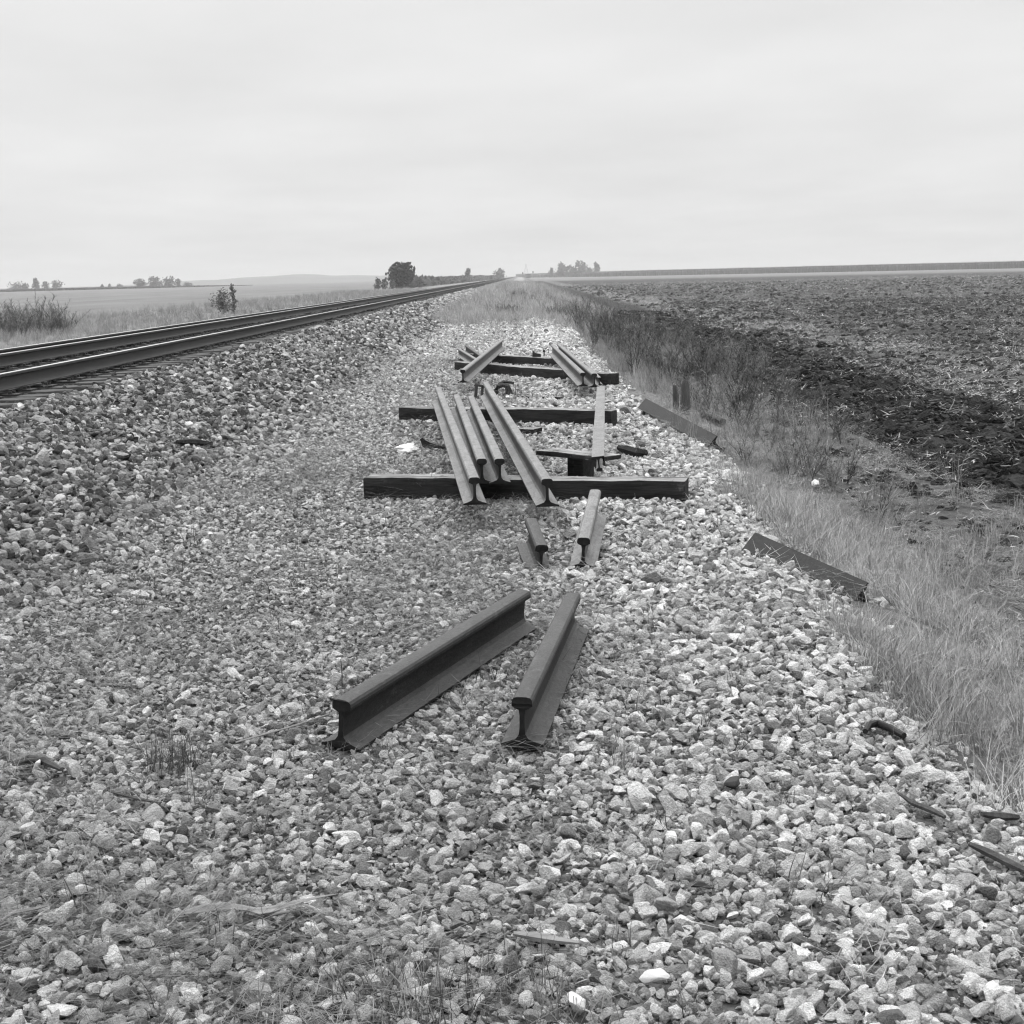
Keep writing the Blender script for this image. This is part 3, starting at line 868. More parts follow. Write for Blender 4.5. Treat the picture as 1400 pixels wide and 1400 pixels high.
def timber(name, A, B, label, cat="railroad tie", w=.22, h=.175, z=0.0, sink=.0, seed=1, group=None, mats=("creosote", "tie_top"), zB=None):
    """A, B: lower front corners (left and right) as seen in the photograph"""
    a = at(A[0], A[1], z); b = at(B[0], B[1], z if zB is None else zB)
    d = b - a; L = d.length
    back = Vector((0, 0, 1)).cross(d).normalized()
    c = (a + b) / 2 + back * (w / 2)
    me = timber_mesh(L, w, h, seed)
    ob = link(name, me, [M[q] for q in mats], smooth=R(40))
    x = d.normalized(); zz = x.cross(back)
    ob.matrix_world = Matrix(((x.x, back.x, zz.x, c.x), (x.y, back.y, zz.y, c.y), (x.z, back.z, zz.z, c.z - sink), (0, 0, 0, 1)))
    if z < .05:
        e = x * max(0, L / 2 - w / 2)
        FOOT.append((c.x - e.x, c.y - e.y, c.x + e.x, c.y + e.y, w / 2 - .01))
    tag(ob, label, cat, group)
    return ob

TG = "old timber ties under the rails"
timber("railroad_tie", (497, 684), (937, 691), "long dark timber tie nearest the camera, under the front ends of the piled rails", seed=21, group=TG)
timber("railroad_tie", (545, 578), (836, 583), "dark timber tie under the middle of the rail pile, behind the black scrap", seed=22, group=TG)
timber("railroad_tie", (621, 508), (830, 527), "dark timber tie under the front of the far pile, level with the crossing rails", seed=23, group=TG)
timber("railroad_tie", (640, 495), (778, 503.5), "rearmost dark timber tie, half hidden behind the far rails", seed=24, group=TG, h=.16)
# far pile
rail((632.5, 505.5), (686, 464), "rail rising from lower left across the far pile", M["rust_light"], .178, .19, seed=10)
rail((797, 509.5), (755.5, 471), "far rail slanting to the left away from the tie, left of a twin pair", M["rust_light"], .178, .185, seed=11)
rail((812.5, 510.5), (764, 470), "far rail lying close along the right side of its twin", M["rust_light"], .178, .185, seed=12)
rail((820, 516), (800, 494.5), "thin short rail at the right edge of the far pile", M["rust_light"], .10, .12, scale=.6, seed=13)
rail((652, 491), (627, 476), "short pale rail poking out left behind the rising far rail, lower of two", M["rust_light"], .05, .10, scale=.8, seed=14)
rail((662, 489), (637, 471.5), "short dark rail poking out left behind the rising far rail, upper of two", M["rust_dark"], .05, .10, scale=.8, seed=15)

# rail lying upside down on the plank, its flat base uppermost
def flat_up_rail():
    sc = .62
    a, b = at(817.5, 624, .33), at(821.5, 528, .33)
    d = b - a
    Mx = frame(a, d, Vector((.10, 0, -1)))
    ob = link("rail", fix(rail_mesh(d.length, sc, 8, 0, 16)), [M["rust_light"], M["rust_light"], M["shaded_end"]], smooth=R(30))
    ob.matrix_world = Mx
    tag(ob, "narrow rail lying upside down along the right of the pile, flat base uppermost", "rail", "discarded rails")
flat_up_rail()

# two rails lying on their sides at the edge of the grass, base towards the track
def side_rail(A, B, label, elev, seed, lift=.07):
    a, b = on(A[0], A[1], lift), on(B[0], B[1], lift - .02)
    d = b - a
    left = Vector((0, 0, 1)).cross(d).normalized()
    if left.x > 0: left = -left
    n = left * math.cos(elev) + Vector((0, 0, 1)) * math.sin(elev)     # the way the base faces
    Mx = frame(a, d, -n)
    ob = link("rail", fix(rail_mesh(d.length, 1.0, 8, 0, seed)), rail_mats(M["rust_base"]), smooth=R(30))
    ob.matrix_world = Mx
    tag(ob, label, "rail", "discarded rails")
side_rail((1022, 741), (1176, 811), "dark smooth rail on its side at the edge of the grass slope, nearer of two", R(42), 17)
side_rail((877, 551), (974, 603), "dark smooth rail on its side below the rotten post, farther of two", R(42), 18, .12)

# ------------------------------------------------------------------ plank, blocks and scraps round the pile
timber("plank", (733, 622), (825, 631), "thin dark plank across the pile under the upside down rail", "plank", w=.2, h=.035, z=.222, seed=31)
timber("wood_block", (775, 658), (797, 659), "dark square wood block standing under the plank behind the front tie", "wood block", w=.24, h=.20, z=.0, seed=32)
timber("wood_block", (797, 643), (812, 644), "smaller dark wood block right behind the square one", "wood block", w=.2, h=.17, z=.0, seed=33)
timber("wood_block", (708, 597), (730, 598), "short dark tie offcut beside the slanting pile rail", "wood block", w=.18, h=.09, z=.0, seed=34)
timber("stick", (748, 603), (780, 603), "short dark stick on the pale gravel inside the pile", "stick", w=.05, h=.045, z=.0, seed=35)
timber("stick", (704, 544), (766, 546), "thin dark stick on the gravel between the two piles", "stick", w=.06, h=.03, z=.0, seed=36)

def strip_scrap(name, pts, rad, label, cat, m, flat=.5, lift=.02, n=6):
    """bent bar of the given px points lying on the terrain"""
    P = [on(x, y, lift) for x, y in pts]
    c = sum(P, Vector()) / len(P)
    b = MB(); b.tube([p - c for p in P], rad, n)
    for k, v in enumerate(b.v): b.v[k] = (v[0], v[1], v[2] * 1.0)
    ob = b.build(name, m, None, R(40))
    ob.location = c
    if cat not in ("twig", "stalk"):
        for p, q in zip(P[:-1], P[1:]): FOOT.append((p.x, p.y - .01, q.x, q.y - .01, (rad if not isinstance(rad, (list, tuple)) else max(rad)) * .9))
    return tag(ob, label, cat)

strip_scrap("tie_fragment", [(242, 603), (256, 604.5), (272, 605), (290, 606.5)], [.018, .036, .034, .014], "black splinter of tie lying alone on the ballast bank", "wood scrap", M["creosote"], lift=.045)
strip_scrap("rubber_hose", [(1183, 1000), (1188, 991), (1200, 989), (1216, 995), (1236, 1006)], [.010, .013, .015, .014, .012], "curved black rubber hose piece at the edge of the right grass", "hose", M["rubber"], lift=.035, n=8)
strip_scrap("wood_strip", [(1326, 1154), (1350, 1165), (1378, 1179), (1408, 1193)], [.008, .013, .013, .010], "long dark wood strip among the stones, running out past the right edge", "wood scrap", M["old_wood"], lift=.035)
strip_scrap("wood_strip", [(1228, 1084), (1248, 1098), (1272, 1107), (1292, 1117)], [.004, .009, .011, .006], "dark splintered wood strip among the stones below the black hose", "wood scrap", M["old_wood"], lift=.035)
strip_scrap("bark_strip", [(1342, 1113), (1366, 1116), (1392, 1117)], [.008, .016, .008], "dark bark scrap at the foot of the right grass", "bark", M["old_wood"], lift=.03)
strip_scrap("bark_strip", [(18, 1044), (40, 1038), (62, 1041), (84, 1052)], [.010, .018, .016, .007], "curved dark bark strip behind a pale stone at far left", "bark", M["old_wood"], lift=.05)
strip_scrap("twig", [(150, 1082), (185, 1091), (215, 1097)], [.004, .006, .003], "thin dark twig on the gravel, left of the weed tuft", "twig", M["old_wood"], lift=.035, n=5)
strip_scrap("dry_stalk", [(702, 1276), (730, 1280), (762, 1285), (792, 1289)], [.006, .012, .010, .004], "grey split stalk lying on the front gravel", "stalk", M["husk"], lift=.04, n=5)
strip_scrap("dry_stalk", [(2, 1258), (22, 1246), (45, 1243), (66, 1238)], [.003, .005, .005, .002], "thin pale bent stalk in the dead grass, lower left", "stalk", M["husk"], lift=.04, n=5)
strip_scrap("twig", [(322, 1015), (400, 993), (450, 976)], [.003, .004, .002], "long thin straw pointing from the weed tuft to the slanting rail", "twig", M["husk"], lift=.04, n=5)
strip_scrap("tie_fragment", [(846, 612), (858, 616), (870, 620), (882, 619)], [.025, .05, .055, .035], "rotten black tie fragment on the gravel right of the pile", "wood scrap", M["creosote"], lift=.04)

# upright dry stem beside the front rail
def stem():
    p = on(467.5, 942); b = MB()
    b.tube([(0, 0, -.02), (.003, 0, .06), (.0, .004, .125)], [.0028, .0024, .0015], 5)
    o = b.build("dead_weed", M["old_wood"]); o.location = p
    tag(o, "single thin dark stem standing behind the slanting front rail", "stem")
stem()

# corn leaf on the front gravel
def husk():
    root_p = on(345, 1243, .045)
    b = MB()
    def leaf(pts, w, seed):
        r = random.Random(seed); k0 = len(b.v); n = len(pts)
        for i, (x, y) in enumerate(pts):
            p = on(x, y, .045 + .012 * math.sin(i * 1.1)) - root_p
            a = .5 + .35 * math.sin(i * .8 + seed)
            sd = Vector((.15, math.cos(a), math.sin(a)))
            for q in (-1, -.5, 0, .5, 1):
                b.v.append(tuple(p + sd * (w[i] * q) + Vector((0, 0, -.35 * w[i] * (1 - abs(q)) + r.gauss(0, .0008)))))
        for i in range(n - 1):
            for j in range(4):
                a = k0 + i * 5 + j; b.f.append((a, a + 1, a + 6, a + 5))
    leaf([(247, 1249), (262, 1245), (280, 1241), (300, 1239), (322, 1240), (345, 1243), (362, 1242)], [.002, .009, .013, .014, .013, .009, .003], 1)
    leaf([(338, 1244), (356, 1245), (375, 1242), (395, 1236), (415, 1231), (440, 1226), (462, 1222)], [.003, .010, .013, .012, .008, .004, .001], 2)
    b.tube([tuple(on(x, y, .04) - root_p) for x, y in ((352, 1247), (372, 1250), (396, 1246))], [.004, .006, .004], 5)
    o = b.build("corn_leaf", M["husk"], None, 9); o.location = root_p
    md = o.modifiers.new("thick", "SOLIDIFY"); md.thickness = .001
    tag(o, "long dry twisted corn leaf lying on the front gravel", "leaf")
husk()

# black torn scrap and white rag
def crumple(name, px, py, size, seed, m, label, cat, lift=.01):
    r = random.Random(seed)
    bm = bmesh.new(); bmesh.ops.create_icosphere(bm, subdivisions=3, radius=1)
    ph = [r.uniform(0, 6) for _ in range(6)]
    for v in bm.verts:
        p = v.co
        k = 1 + .28 * math.sin(4 * p.x + ph[0]) * math.sin(5 * p.y + ph[1]) + .16 * math.sin(9 * p.y + ph[2] + 4 * p.z) + .08 * math.sin(17 * p.x + ph[3])
        v.co = Vector((p.x * size[0] * k, p.y * size[1] * k, p.z * size[2] * k))
    me = bpy.data.meshes.new(name); bm.to_mesh(me); bm.free()
    o = link(name, me, m, None, R(35)); p = on(px, py); o.location = p + Vector((0, 0, size[2] * .5 + lift))
    tag(o, label, cat); return o
crumple("rag", 556, 619, (.105, .09, .045), 5, M["cloth"], "white crumpled rag on the gravel left of the pile", "rag")
def black_scrap():
    c = on(590, 616); b = MB()
    # a torn flap standing up at its left, tailing off flat to the right
    s = 170.0
    out = [(-.11, .10), (-.085, .115), (-.05, .085), (.0, .06), (.07, .035), (.16, .006), (.10, -.004), (.02, -.004), (-.05, .0), (-.085, .03)]
    n = len(out)
    for dy in (0.0, .07):
        for i, (x, z) in enumerate(out):
            b.v.append((x + dy * .25, dy + .012 * math.sin(i * 2.1), max(.0, z * (1 - dy * 3.2)) + .012))
    for i in range(n):
        j = (i + 1) % n; b.f.append((i, j, n + j, n + i))
    b.f.append(tuple(reversed(range(n)))); b.f.append(tuple(range(n, 2 * n)))
    o = b.build("plastic_scrap", M["rubber"], None, R(30)); fix(o.data); o.location = c
    tag(o, "black torn plastic scrap beside the white rag", "plastic scrap")
black_scrap()

# loose stones that stand out
def lone_stone(px, py, d, seed, m, label, name):
    me = chip_mesh(name, 50 + int(seed))
    o = link(name, me, m); p = on(px, py)
    o.scale = (d[0] / 2, d[1] / 2, d[2] / 2 / .6); o.location = p + Vector((0, 0, d[2] * .62)); o.rotation_euler = (.1, .15, seed)
    FOOT.append((p.x, p.y, p.x + .001, p.y, d[0] * .42))
    return tag(o, label, "stone")
lone_stone(115, 1229, (.075, .06, .05), 1, M["pale"], "bright white stone in the dead grass at lower left", "pale_stone")
lone_stone(1115, 672, (.11, .09, .12), 2, M["pale"], "pale white stone standing out in the ditch grass", "pale_stone")
lone_stone(893, 1347, (.085, .05, .035), 3, M["pale"], "flat white stone on the front gravel, lower right", "pale_stone")
lone_stone(1001, 1083, (.085, .06, .05), 4, M["darkstone"], "black stone shape standing in for a shadow pocket left of the dark wood strips", "dark_stone")  # dark shape put where the gravel has a shadowed hollow
lone_stone(958, 1220, (.075, .04, .028), 5.9, M["darkstone"], "small smooth black oblong stone on the front gravel", "dark_stone")
lone_stone(8, 1303, (.06, .05, .04), 6, M["darkstone"], "dark stone at the extreme lower left", "dark_stone")
lone_stone(52, 1062, (.09, .07, .06), 7, M["pale"], "pale round stone in front of the curved bark strip", "pale_stone")
lone_stone(786, 1388, (.10, .08, .05), 8, M["pale"], "large whitish stone at the very front edge", "pale_stone")

# weed tufts that stand out
def tuft_thing(px, py, n, h0, h1, rad, w, seed, m, label, name="weed_tuft", lean=.5, curl=.8):
    o = link(name, tuft_mesh(seed, n, h0, h1, rad, w, lean, curl), m); o.location = on(px, py)
    return tag(o, label, "weed")
M["tuft_dark"] = mat("dark_tuft", .06, .4, 9, .85)
M["tuft_light"] = mat("straw_tuft", .20, .3, 9, .85)
tuft_thing(238, 1052, 260, .05, .22, .10, .0024, 1, M["tuft_dark"], "dark spiky weed tuft on the gravel left of the slanting rail", lean=.75)
tuft_thing(535, 676, 26, .10, .35, .12, .0055, 2, M["tuft_light"], "pale straw blades leaning against the front tie", "straw_tuft", .6, .3)
tuft_thing(585, 682, 14, .18, .40, .06, .0055, 3, M["tuft_light"], "few pale straw blades by the front tie, next to the leftmost rail", "straw_tuft", .9, .2)
tuft_thing(696, 545, 60, .10, .32, .22, .006, 4, M["tuft_dark"], "dark ragged weed tuft on the gravel behind the pile")
tuft_thing(850, 1050, 50, .05, .19, .05, .003, 5, M["tuft_light"], "small grass tuft in the gravel right of the two front rails", "grass_tuft")
tuft_thing(620, 1385, 90, .06, .17, .12, .003, 6, M["tuft_dark"], "green grass tuft at the bottom edge of the gravel", "grass_tuft")
tuft_thing(700, 1320, 50, .05, .14, .10, .0028, 7, M["tuft_dark"], "sparse grass tuft a little above the bottom edge", "grass_tuft")

# iron bits between the piles
def irons():
    c = on(655, 545); b = MB()
    b.box((-.05, 0, .085), (.035, .05, .17), 0); b.box((.04, .02, .085), (.03, .05, .17), 0); b.box((-.005, .01, .18), (.14, .07, .02)); b.box((-.05, .0, .012), (.08, .07, .024))
    o = b.build("iron_bracket", M["iron"]); o.location = c
    o.rotation_euler = (R(-12), R(8), R(12))
    tag(o, "small dark iron bracket standing under the back end of the slanting rail", "bracket")
    c = on(684, 541); b = MB()
    b.tube([(-.07, 0, -.02), (-.065, 0, .07), (-.03, .01, .13), (.04, .02, .15), (.10, .02, .13), (.125, .03, .05), (.13, .03, -.02)], [.045, .045, .04, .03, .04, .05, .05], 7)
    b.tube([(-.03, .06, .16), (.06, .07, .19), (.2, .08, .17)], [.018, .025, .018], 6)
    o = b.build("joint_bar", M["iron"], None, R(35)); o.location = c
    tag(o, "bent dark iron joint bar on end in the ragged weeds", "iron scrap")
    # on the rearmost tie
    p = at(744, 487, .165); b = MB()
    b.tube([(0, 0, 0), (0, 0, .075)], .012, 6); b.tube([(0, 0, .075), (0, 0, .082), (0, 0, .115)], [.02, .03, .022], 6)
    o = b.build("spike", M["iron"]); o.location = p
    tag(o, "iron spike standing in the rearmost tie", "spike")
    p = at(733, 488, .165); b = MB()
    n = [(-.07, 0), (-.065, .13), (-.02, .075), (.09, .05), (.09, 0)]
    for dy in (0, .05):
        for x, z in n: b.v.append((x, dy, z))
    k = len(n)
    for i in range(k): b.f.append((i, (i + 1) % k, k + (i + 1) % k, k + i))
    b.f.append(tuple(reversed(range(k)))); b.f.append(tuple(range(k, 2 * k)))
    o = b.build("tie_plate", M["iron"]); fix(o.data); o.location = p
    tag(o, "dark pointed iron plate lying on the rearmost tie", "iron plate")
irons()

# rotten post and fallen beam in the weeds
def post():
    c = on(936, 566)
    root = empty("rotten_post", c)
    tag(root, "dark rotten post stub standing in the weeds above the side lying rail", "post")
    b = MB(); b.tube([(.0, 0, -.1), (.012, 0, .2), (.008, 0, .40), (.02, 0, .47)], [.075, .07, .062, .03], 8)
    b.build("post_stub", M["old_wood"], root, R(40))
    b = MB(); b.tube([(-.13, .03, -.1), (-.12, .03, .16), (-.135, .03, .40)], [.05, .045, .025], 7)
    b.build("splinter", M["old_wood"], root, R(40))
    strip_scrap("fallen_beam", [(944, 552), (962, 562), (988, 577)], [.06, .06, .05], "dark fallen beam in the weeds right behind the rotten post", "beam", M["old_wood"], lift=.08)
post()

# ------------------------------------------------------------------ the track in use
def track():
    XC, ZT = -5.725, .648
    root = empty("railroad_track", (XC, 0, ZT))
    tag(root, "railway track in use on the ballast bank, with bright rail tops and dark ties", "railroad track")
    prof = HALF + [(-x, z) for x, z in reversed(HALF)]
    def long_rail(x, z0, y0, y1, name, parent, sc=1.0):
        yy = geo(y0, y1, 6, 1.15); n = len(prof); v = []; f = []; mi = []
        for y in yy:
            for px_, pz in prof: v.append((x + px_ * sc, y, z0 + pz * sc))
        for i in range(len(yy) - 1):
            for j in range(n):
                a, b = i * n + j, i * n + (j + 1) % n
                f.append((a, a + n, b + n, b)); mi.append(1 if 12 <= j <= 14 else 0)
        f.append(tuple(range(n))); f.append(tuple(reversed(range((len(yy) - 1) * n, len(yy) * n)))); mi += [0, 0]
        me = from_arrays(name, v, f); me.polygons.foreach_set("material_index", mi); fix(me)
        return link(name, me, [M["rail_side"], M["rail_top"]], parent, R(30))
    for s in (-.745, .745):
        long_rail(s, .039, -30, 1500, "rail", root, .85)
    tm = timber_mesh(2.6, .23, .18, 77, .006, 12)
    tm.materials.append(M["track_tie"]); tm.materials.append(M["track_tie"])
    def plate_mesh():
        b = MB(); b.box((0, 0, .006), (.36, .19, .012)); 
        for sx in (-.105, .105):
            for sy in (-.05, .05): b.box((sx, sy, .024), (.03, .026, .03))
        return b.mesh("tie_plate")
    pm = plate_mesh(); pm.materials.append(M["rail_side"])
    k = 0; y = 9.0; rest = MB()
    while y < 420:
        if k < 100:
            t = bpy.data.objects.new("tie", tm); COL.objects.link(t); t.parent = root
            t.location = (random.gauss(0, .02), y, -.18 + random.gauss(0, .004)); t.rotation_euler = (0, 0, random.gauss(0, .012))
            if k < 50:
                for s in (-.755, .755):
                    q = bpy.data.objects.new("tie_plate", pm); COL.objects.link(q); q.parent = t
                    q.location = (s, 0, .180)
        else:
            rest.box((0, y, -.09), (2.6, .23, .18))
        y += .54; k += 1
    o = rest.build("tie", M["track_tie"], root); o["kind"] = "stuff"
    sp = long_rail(0, 0, -30, 620, "spare_rail", None, .85)
    sp.location = (-7.09, 0, ZT + .02)
    tag(sp, "long spare rail laid beyond the track along the far ends of its ties", "rail")
track()

gravel()

# ------------------------------------------------------------------ trees and bushes
def tree(name, label, x, y, h, w, shape, leaf, seed, trunk=.28, n=520, group=None, z=None, size=1.0):
    r = random.Random(seed)
    z0 = G(x, y) if z is None else z
    root = empty(name, (x, y, z0))
    tag(root, label, "tree" if "tree" in name else "bush", group)
    b = MB()
    ch = h * (1 - trunk); c0 = h * trunk
    tr = .018 * h + .05
    b.tube([(0, 0, -.3), (r.gauss(0, .02) * h, 0, c0), (r.gauss(0, .03) * h, r.gauss(0, .03) * h, h * .72)], [tr, tr * .75, tr * .25], 6)
    blobs = []
    nb = r.randint(15, 19)
    for k in range(nb):
        t = (k + r.random()) / nb
        if shape == "round": e = math.sqrt(max(.02, 1 - (2 * t - 1) ** 2)) * (1.0 if t < .5 else .97)
        elif shape == "fan": e = (.35 + .75 * t) * math.sqrt(max(.03, 1 - max(0, (t - .62) / .4) ** 2))
        elif shape == "column": e = .85 * math.sqrt(max(.05, 1 - (2 * t - 1) ** 4))
        else: e = 1.02 - .92 * t
        a = r.uniform(0, 6.28); q = math.sqrt(r.random()) * .72 * e * w / 2
        p = Vector((math.cos(a) * q, math.sin(a) * q, c0 + ch * (.08 + .82 * t)))
        blobs.append((p, max(w * (.17 + .13 * r.random()) * (.6 + .45 * e), ch * .055)))
        b.tube([(0, 0, c0 * .8 + .2 * h * t), p * .55 + Vector((0, 0, .2 * h)), p], [tr * .35, tr * .2, tr * .07], 4, False)
    b.build("trunk", M["bark"], root)
    L = MB(); s0 = .066 * math.sqrt(h * w) * size
    for i in range(n):
        p, rad = blobs[i % len(blobs)]
        d = Vector((r.gauss(0, 1), r.gauss(0, 1), r.gauss(0, .85))).normalized() * rad * (r.random() ** .45)
        c = p + d
        u = Vector((r.gauss(0, 1), r.gauss(0, 1), r.gauss(0, 1))).normalized(); vv = u.orthogonal().normalized()
        s = s0 * r.uniform(.6, 1.4)
        L.quad(tuple(c - u * s - vv * s * .4), tuple(c + vv * s * .8 - u * .2 * s), tuple(c + u * s + vv * s * .3), tuple(c - vv * s * .7 + u * .3 * s))
    L.build("crown", leaf, root)
    return root

def T(px, Y, top, base_px=None, **k):
    """tree standing at distance Y under column px with its top at row top of the photograph"""
    x = atd(px, Y)
    d = ray(px, top); zt = CAM_H + d.z / d.y * Y
    z0 = G(x, Y)
    tree(k.pop("name", "tree"), k.pop("label"), x, Y, zt - z0, k.pop("wpx") * 1.42 * Y / FPX, k.pop("shape", "round"), k.pop("leaf", M["leaf_mid"]), k.pop("seed"), k.pop("trunk", .25), k.pop("n", 520), k.pop("group", None))

# the dark tree by the track and the bushes round it
T(549, 300, 363, wpx=29, shape="fan", leaf=M["leaf_dark"], seed=1, trunk=.22, n=1700, label="dark full crowned tree beside the track, the largest on the horizon")
for k, (px, top, w) in enumerate(((516, 380, 9), (526, 379.5, 8), (536, 382, 9), (546, 384, 12), (563, 382, 11), (573, 378.5, 9))):
    T(px, 285 + 6 * k, top, wpx=w, shape="column", leaf=M["leaf_mid"], seed=20 + k, trunk=.05, n=360, name="bush",
      label=["upright dark bush at the left end of the row by the dark tree", "upright bush second from the left in the row by the dark tree", "bush close on the left of the dark tree",
             "low bush at the foot of the dark tree", "bush close on the right of the dark tree", "taller bush ending the row right of the dark tree"][k], group="bushes around the dark tree")
T(640, 640, 366.5, wpx=9, shape="column", leaf=M["leaf_mid"], seed=31, trunk=.12, label="narrow upright tree rising from the hedgerow by the track")
T(656, 760, 376, wpx=6, shape="round", leaf=M["leaf_mid"], seed=32, trunk=.1, label="smallest round tree in the hedgerow by the track")
T(671, 800, 376.5, wpx=4.5, shape="column", leaf=M["leaf_dark"], seed=33, trunk=.1, label="thin dark tree near the track's vanishing point")
T(682.5, 900, 368.5, wpx=15, shape="round", leaf=M["leaf_pale"], seed=34, trunk=.1, label="round pale tree at the far end of the hedgerow")
# trees on the left horizon
LG, MG, RG = "trees on the far left horizon", "trees above the hay field", "farm trees behind the corn"
for k, (px, top, w, sh, lab) in enumerate(((22, 389, 18, "round", "low spreading tree at the left end of the far left trees"), (33, 387.5, 8, "column", "small tree left of the tall one among the far left trees"),
        (48, 381, 12, "cone", "tall pointed tree among the far left trees"), (61, 385, 9, "round", "middle sized tree right of the tall pointed far left tree"), (76, 385, 13, "round", "round ball crowned tree ending the far left trees"))):
    T(px, 950, top, wpx=w, shape=sh, leaf=M["leaf_mid"], seed=40 + k, trunk=.12, n=380, label=lab, group=LG)
for k, (px, top, w, sh, lab) in enumerate(((139, 388.5, 5, "cone", "tiny tree at the left of a lone trio above the hay field"), (149, 388, 5, "cone", "tiny tree in the middle of the lone trio above the hay field"), (163, 389, 8, "round", "faint low tree at the right of the lone trio above the hay field"),
        (190, 382, 14, "round", "leftmost broad tree of the dark group above the hay field"), (209, 379.5, 17, "round", "tallest broad tree of the dark group above the hay field"),
        (229, 381, 18, "round", "wide tree right of the tallest in the dark group above the hay field"), (243.5, 380.5, 7, "column", "narrow tree ending the dark group above the hay field"), (256, 387, 10, "round", "faint low tree trailing right of the dark group"))):
    T(px, 900, top, wpx=w, shape=sh, leaf=M["leaf_mid"], seed=60 + k, trunk=.08, n=420, label=lab, group=MG)
# farm trees to the right of the track's end
for k, (px, top, w, sh, lab) in enumerate(((754, 366, 6, "round", "small dark tree at the left of the farm trees"), (767, 360, 15, "round", "round tree second from the left among the farm trees"),
        (780, 362, 9, "round", "dark low tree left of the broad farm tree"), (793, 358, 19, "round", "broadest of the farm trees, in the middle"), (806, 367, 10, "round", "low bushy tree between the broad and the narrow farm tree"), (815, 357.5, 9, "column", "narrow upright tree ending the farm trees on the right"))):
    T(px, 1150, top, wpx=w, shape=sh, leaf=M["leaf_mid"], seed=80 + k, trunk=.08, n=460, label=lab, group=RG)
# shrub beyond the track
tree("bush", "lone ragged shrub in the grass beyond the track", atd(303, 100), 100, 1.55, 2.2, "fan", M["leaf_pale"], 95, .04, 620, size=.55)
tree("bush", "thin upright sapling beside the lone shrub", atd(317, 101), 101, 2.2, .45, "column", M["leaf_pale"], 96, .03, 340, size=.9)

def leafwall(name, path, h, depth, n, s, m, label, cat):
    r = random.Random(7); b = MB()
    seg = []; tot = 0
    for (x0, y0), (x1, y1) in zip(path[:-1], path[1:]):
        l = math.hypot(x1 - x0, y1 - y0); seg.append((x0, y0, x1, y1, l)); tot += l
    for _ in range(n):
        t = r.random() * tot
        for x0, y0, x1, y1, l in seg:
            if t <= l: break
            t -= l
        x = x0 + (x1 - x0) * t / l + r.uniform(-.5, .5) * depth; y = y0 + (y1 - y0) * t / l + r.uniform(-.5, .5) * depth
        top = h * (.7 + .5 * float(vnoise(y, x, 14, 3)))
        c = Vector((x, y, G(x, y) + r.random() ** .8 * top))
        u = Vector((r.gauss(0, 1), r.gauss(0, .6), r.gauss(0, 1))).normalized(); v = u.orthogonal().normalized(); q = s * r.uniform(.6, 1.4)
        b.quad(tuple(c - u * q), tuple(c + v * q * .7), tuple(c + u * q), tuple(c - v * q * .7))
    o = b.build(name, m); tag(o, label, cat, kind="stuff")
leafwall("hedgerow", [(-26, 330), (-24, 500), (-21, 760), (-16, 1150)], 2.3, 5, 9000, .5, M["leaf_mid"], "long low hedgerow running beside the track to the horizon", "hedgerow")

def crop(name, path, h, depth, n, label, cat, wq=.22, taper=False):
    """standing crop: a dense block of stalks along a line, its back lying away from the camera"""
    r = random.Random(5); b = MB(); tp = MB()
    for (x0, y0), (x1, y1) in zip(path[:-1], path[1:]):
        d = Vector((x1 - x0, y1 - y0, 0)); L = d.length; d.normalize(); nrm = Vector((-d.y, d.x, 0))
        if nrm.y < 0: nrm = -nrm
        m_ = max(1, int(L / 8))
        for i in range(m_):
            a = Vector((x0, y0, 0)) + d * (L * (i + .5) / m_)
            hh = h * (.93 + .06 * float(vnoise(a.x, a.y, 30, 9)))
            if taper and (x1, y1) == path[-1]: hh *= .25 + .75 * (1 - (i + .5) / m_)
            c = a + nrm * depth / 2
            b.box((c.x, c.y, -.6 + hh / 2), (L / m_, depth, hh), math.atan2(d.y, d.x))
    for _ in range(n):
        k = r.randrange(len(path) - 1); (x0, y0), (x1, y1) = path[k], path[k + 1]
        t = r.random(); d = Vector((x1 - x0, y1 - y0, 0)).normalized(); nrm = Vector((-d.y, d.x, 0))
        if nrm.y < 0: nrm = -nrm
        q = r.random() ** 2.2 * depth * .6
        p = Vector((x0 + (x1 - x0) * t, y0 + (y1 - y0) * t, 0)) + nrm * (q - .4)
        hh = h * r.uniform(.86, 1.12)
        if taper and k == len(path) - 2: hh *= 1 - .75 * t
        tp.blade((p.x, p.y, -.55), r.uniform(0, 6.28), hh, wq * r.uniform(.6, 1.4), r.uniform(0, .06), r.uniform(0, .5), 3, r.uniform(-1, 1))
    k = len(b.v); b.v += tp.v; nb = len(b.f); b.f += [tuple(i + k for i in f) for f in tp.f]
    me = b.mesh(name)
    o = link(name, me, [M["corn_side"], M["corn_top"]])
    mi = []
    for i, p in enumerate(me.polygons):
        mi.append(1 if (i < nb and p.normal.z > .7) or (i >= nb and (i - nb) % 3 == 2) else 0)
    me.polygons.foreach_set("material_index", mi)
    tag(o, label, cat, kind="stuff")
crop("corn_field", [(-6, 1640), (20, 1320), (60, 1060), (150, 900), (262, 760), (420, 600)], 3.9, 60, 18000, "band of tall standing corn along the right horizon", "corn field", .35)
crop("crop_strip", [(-430, 640), (-250, 720), (-195, 800), (-160, 880)], 1.35, 30, 3000, "low dark crop strip along the left horizon", "crop", .3, True)

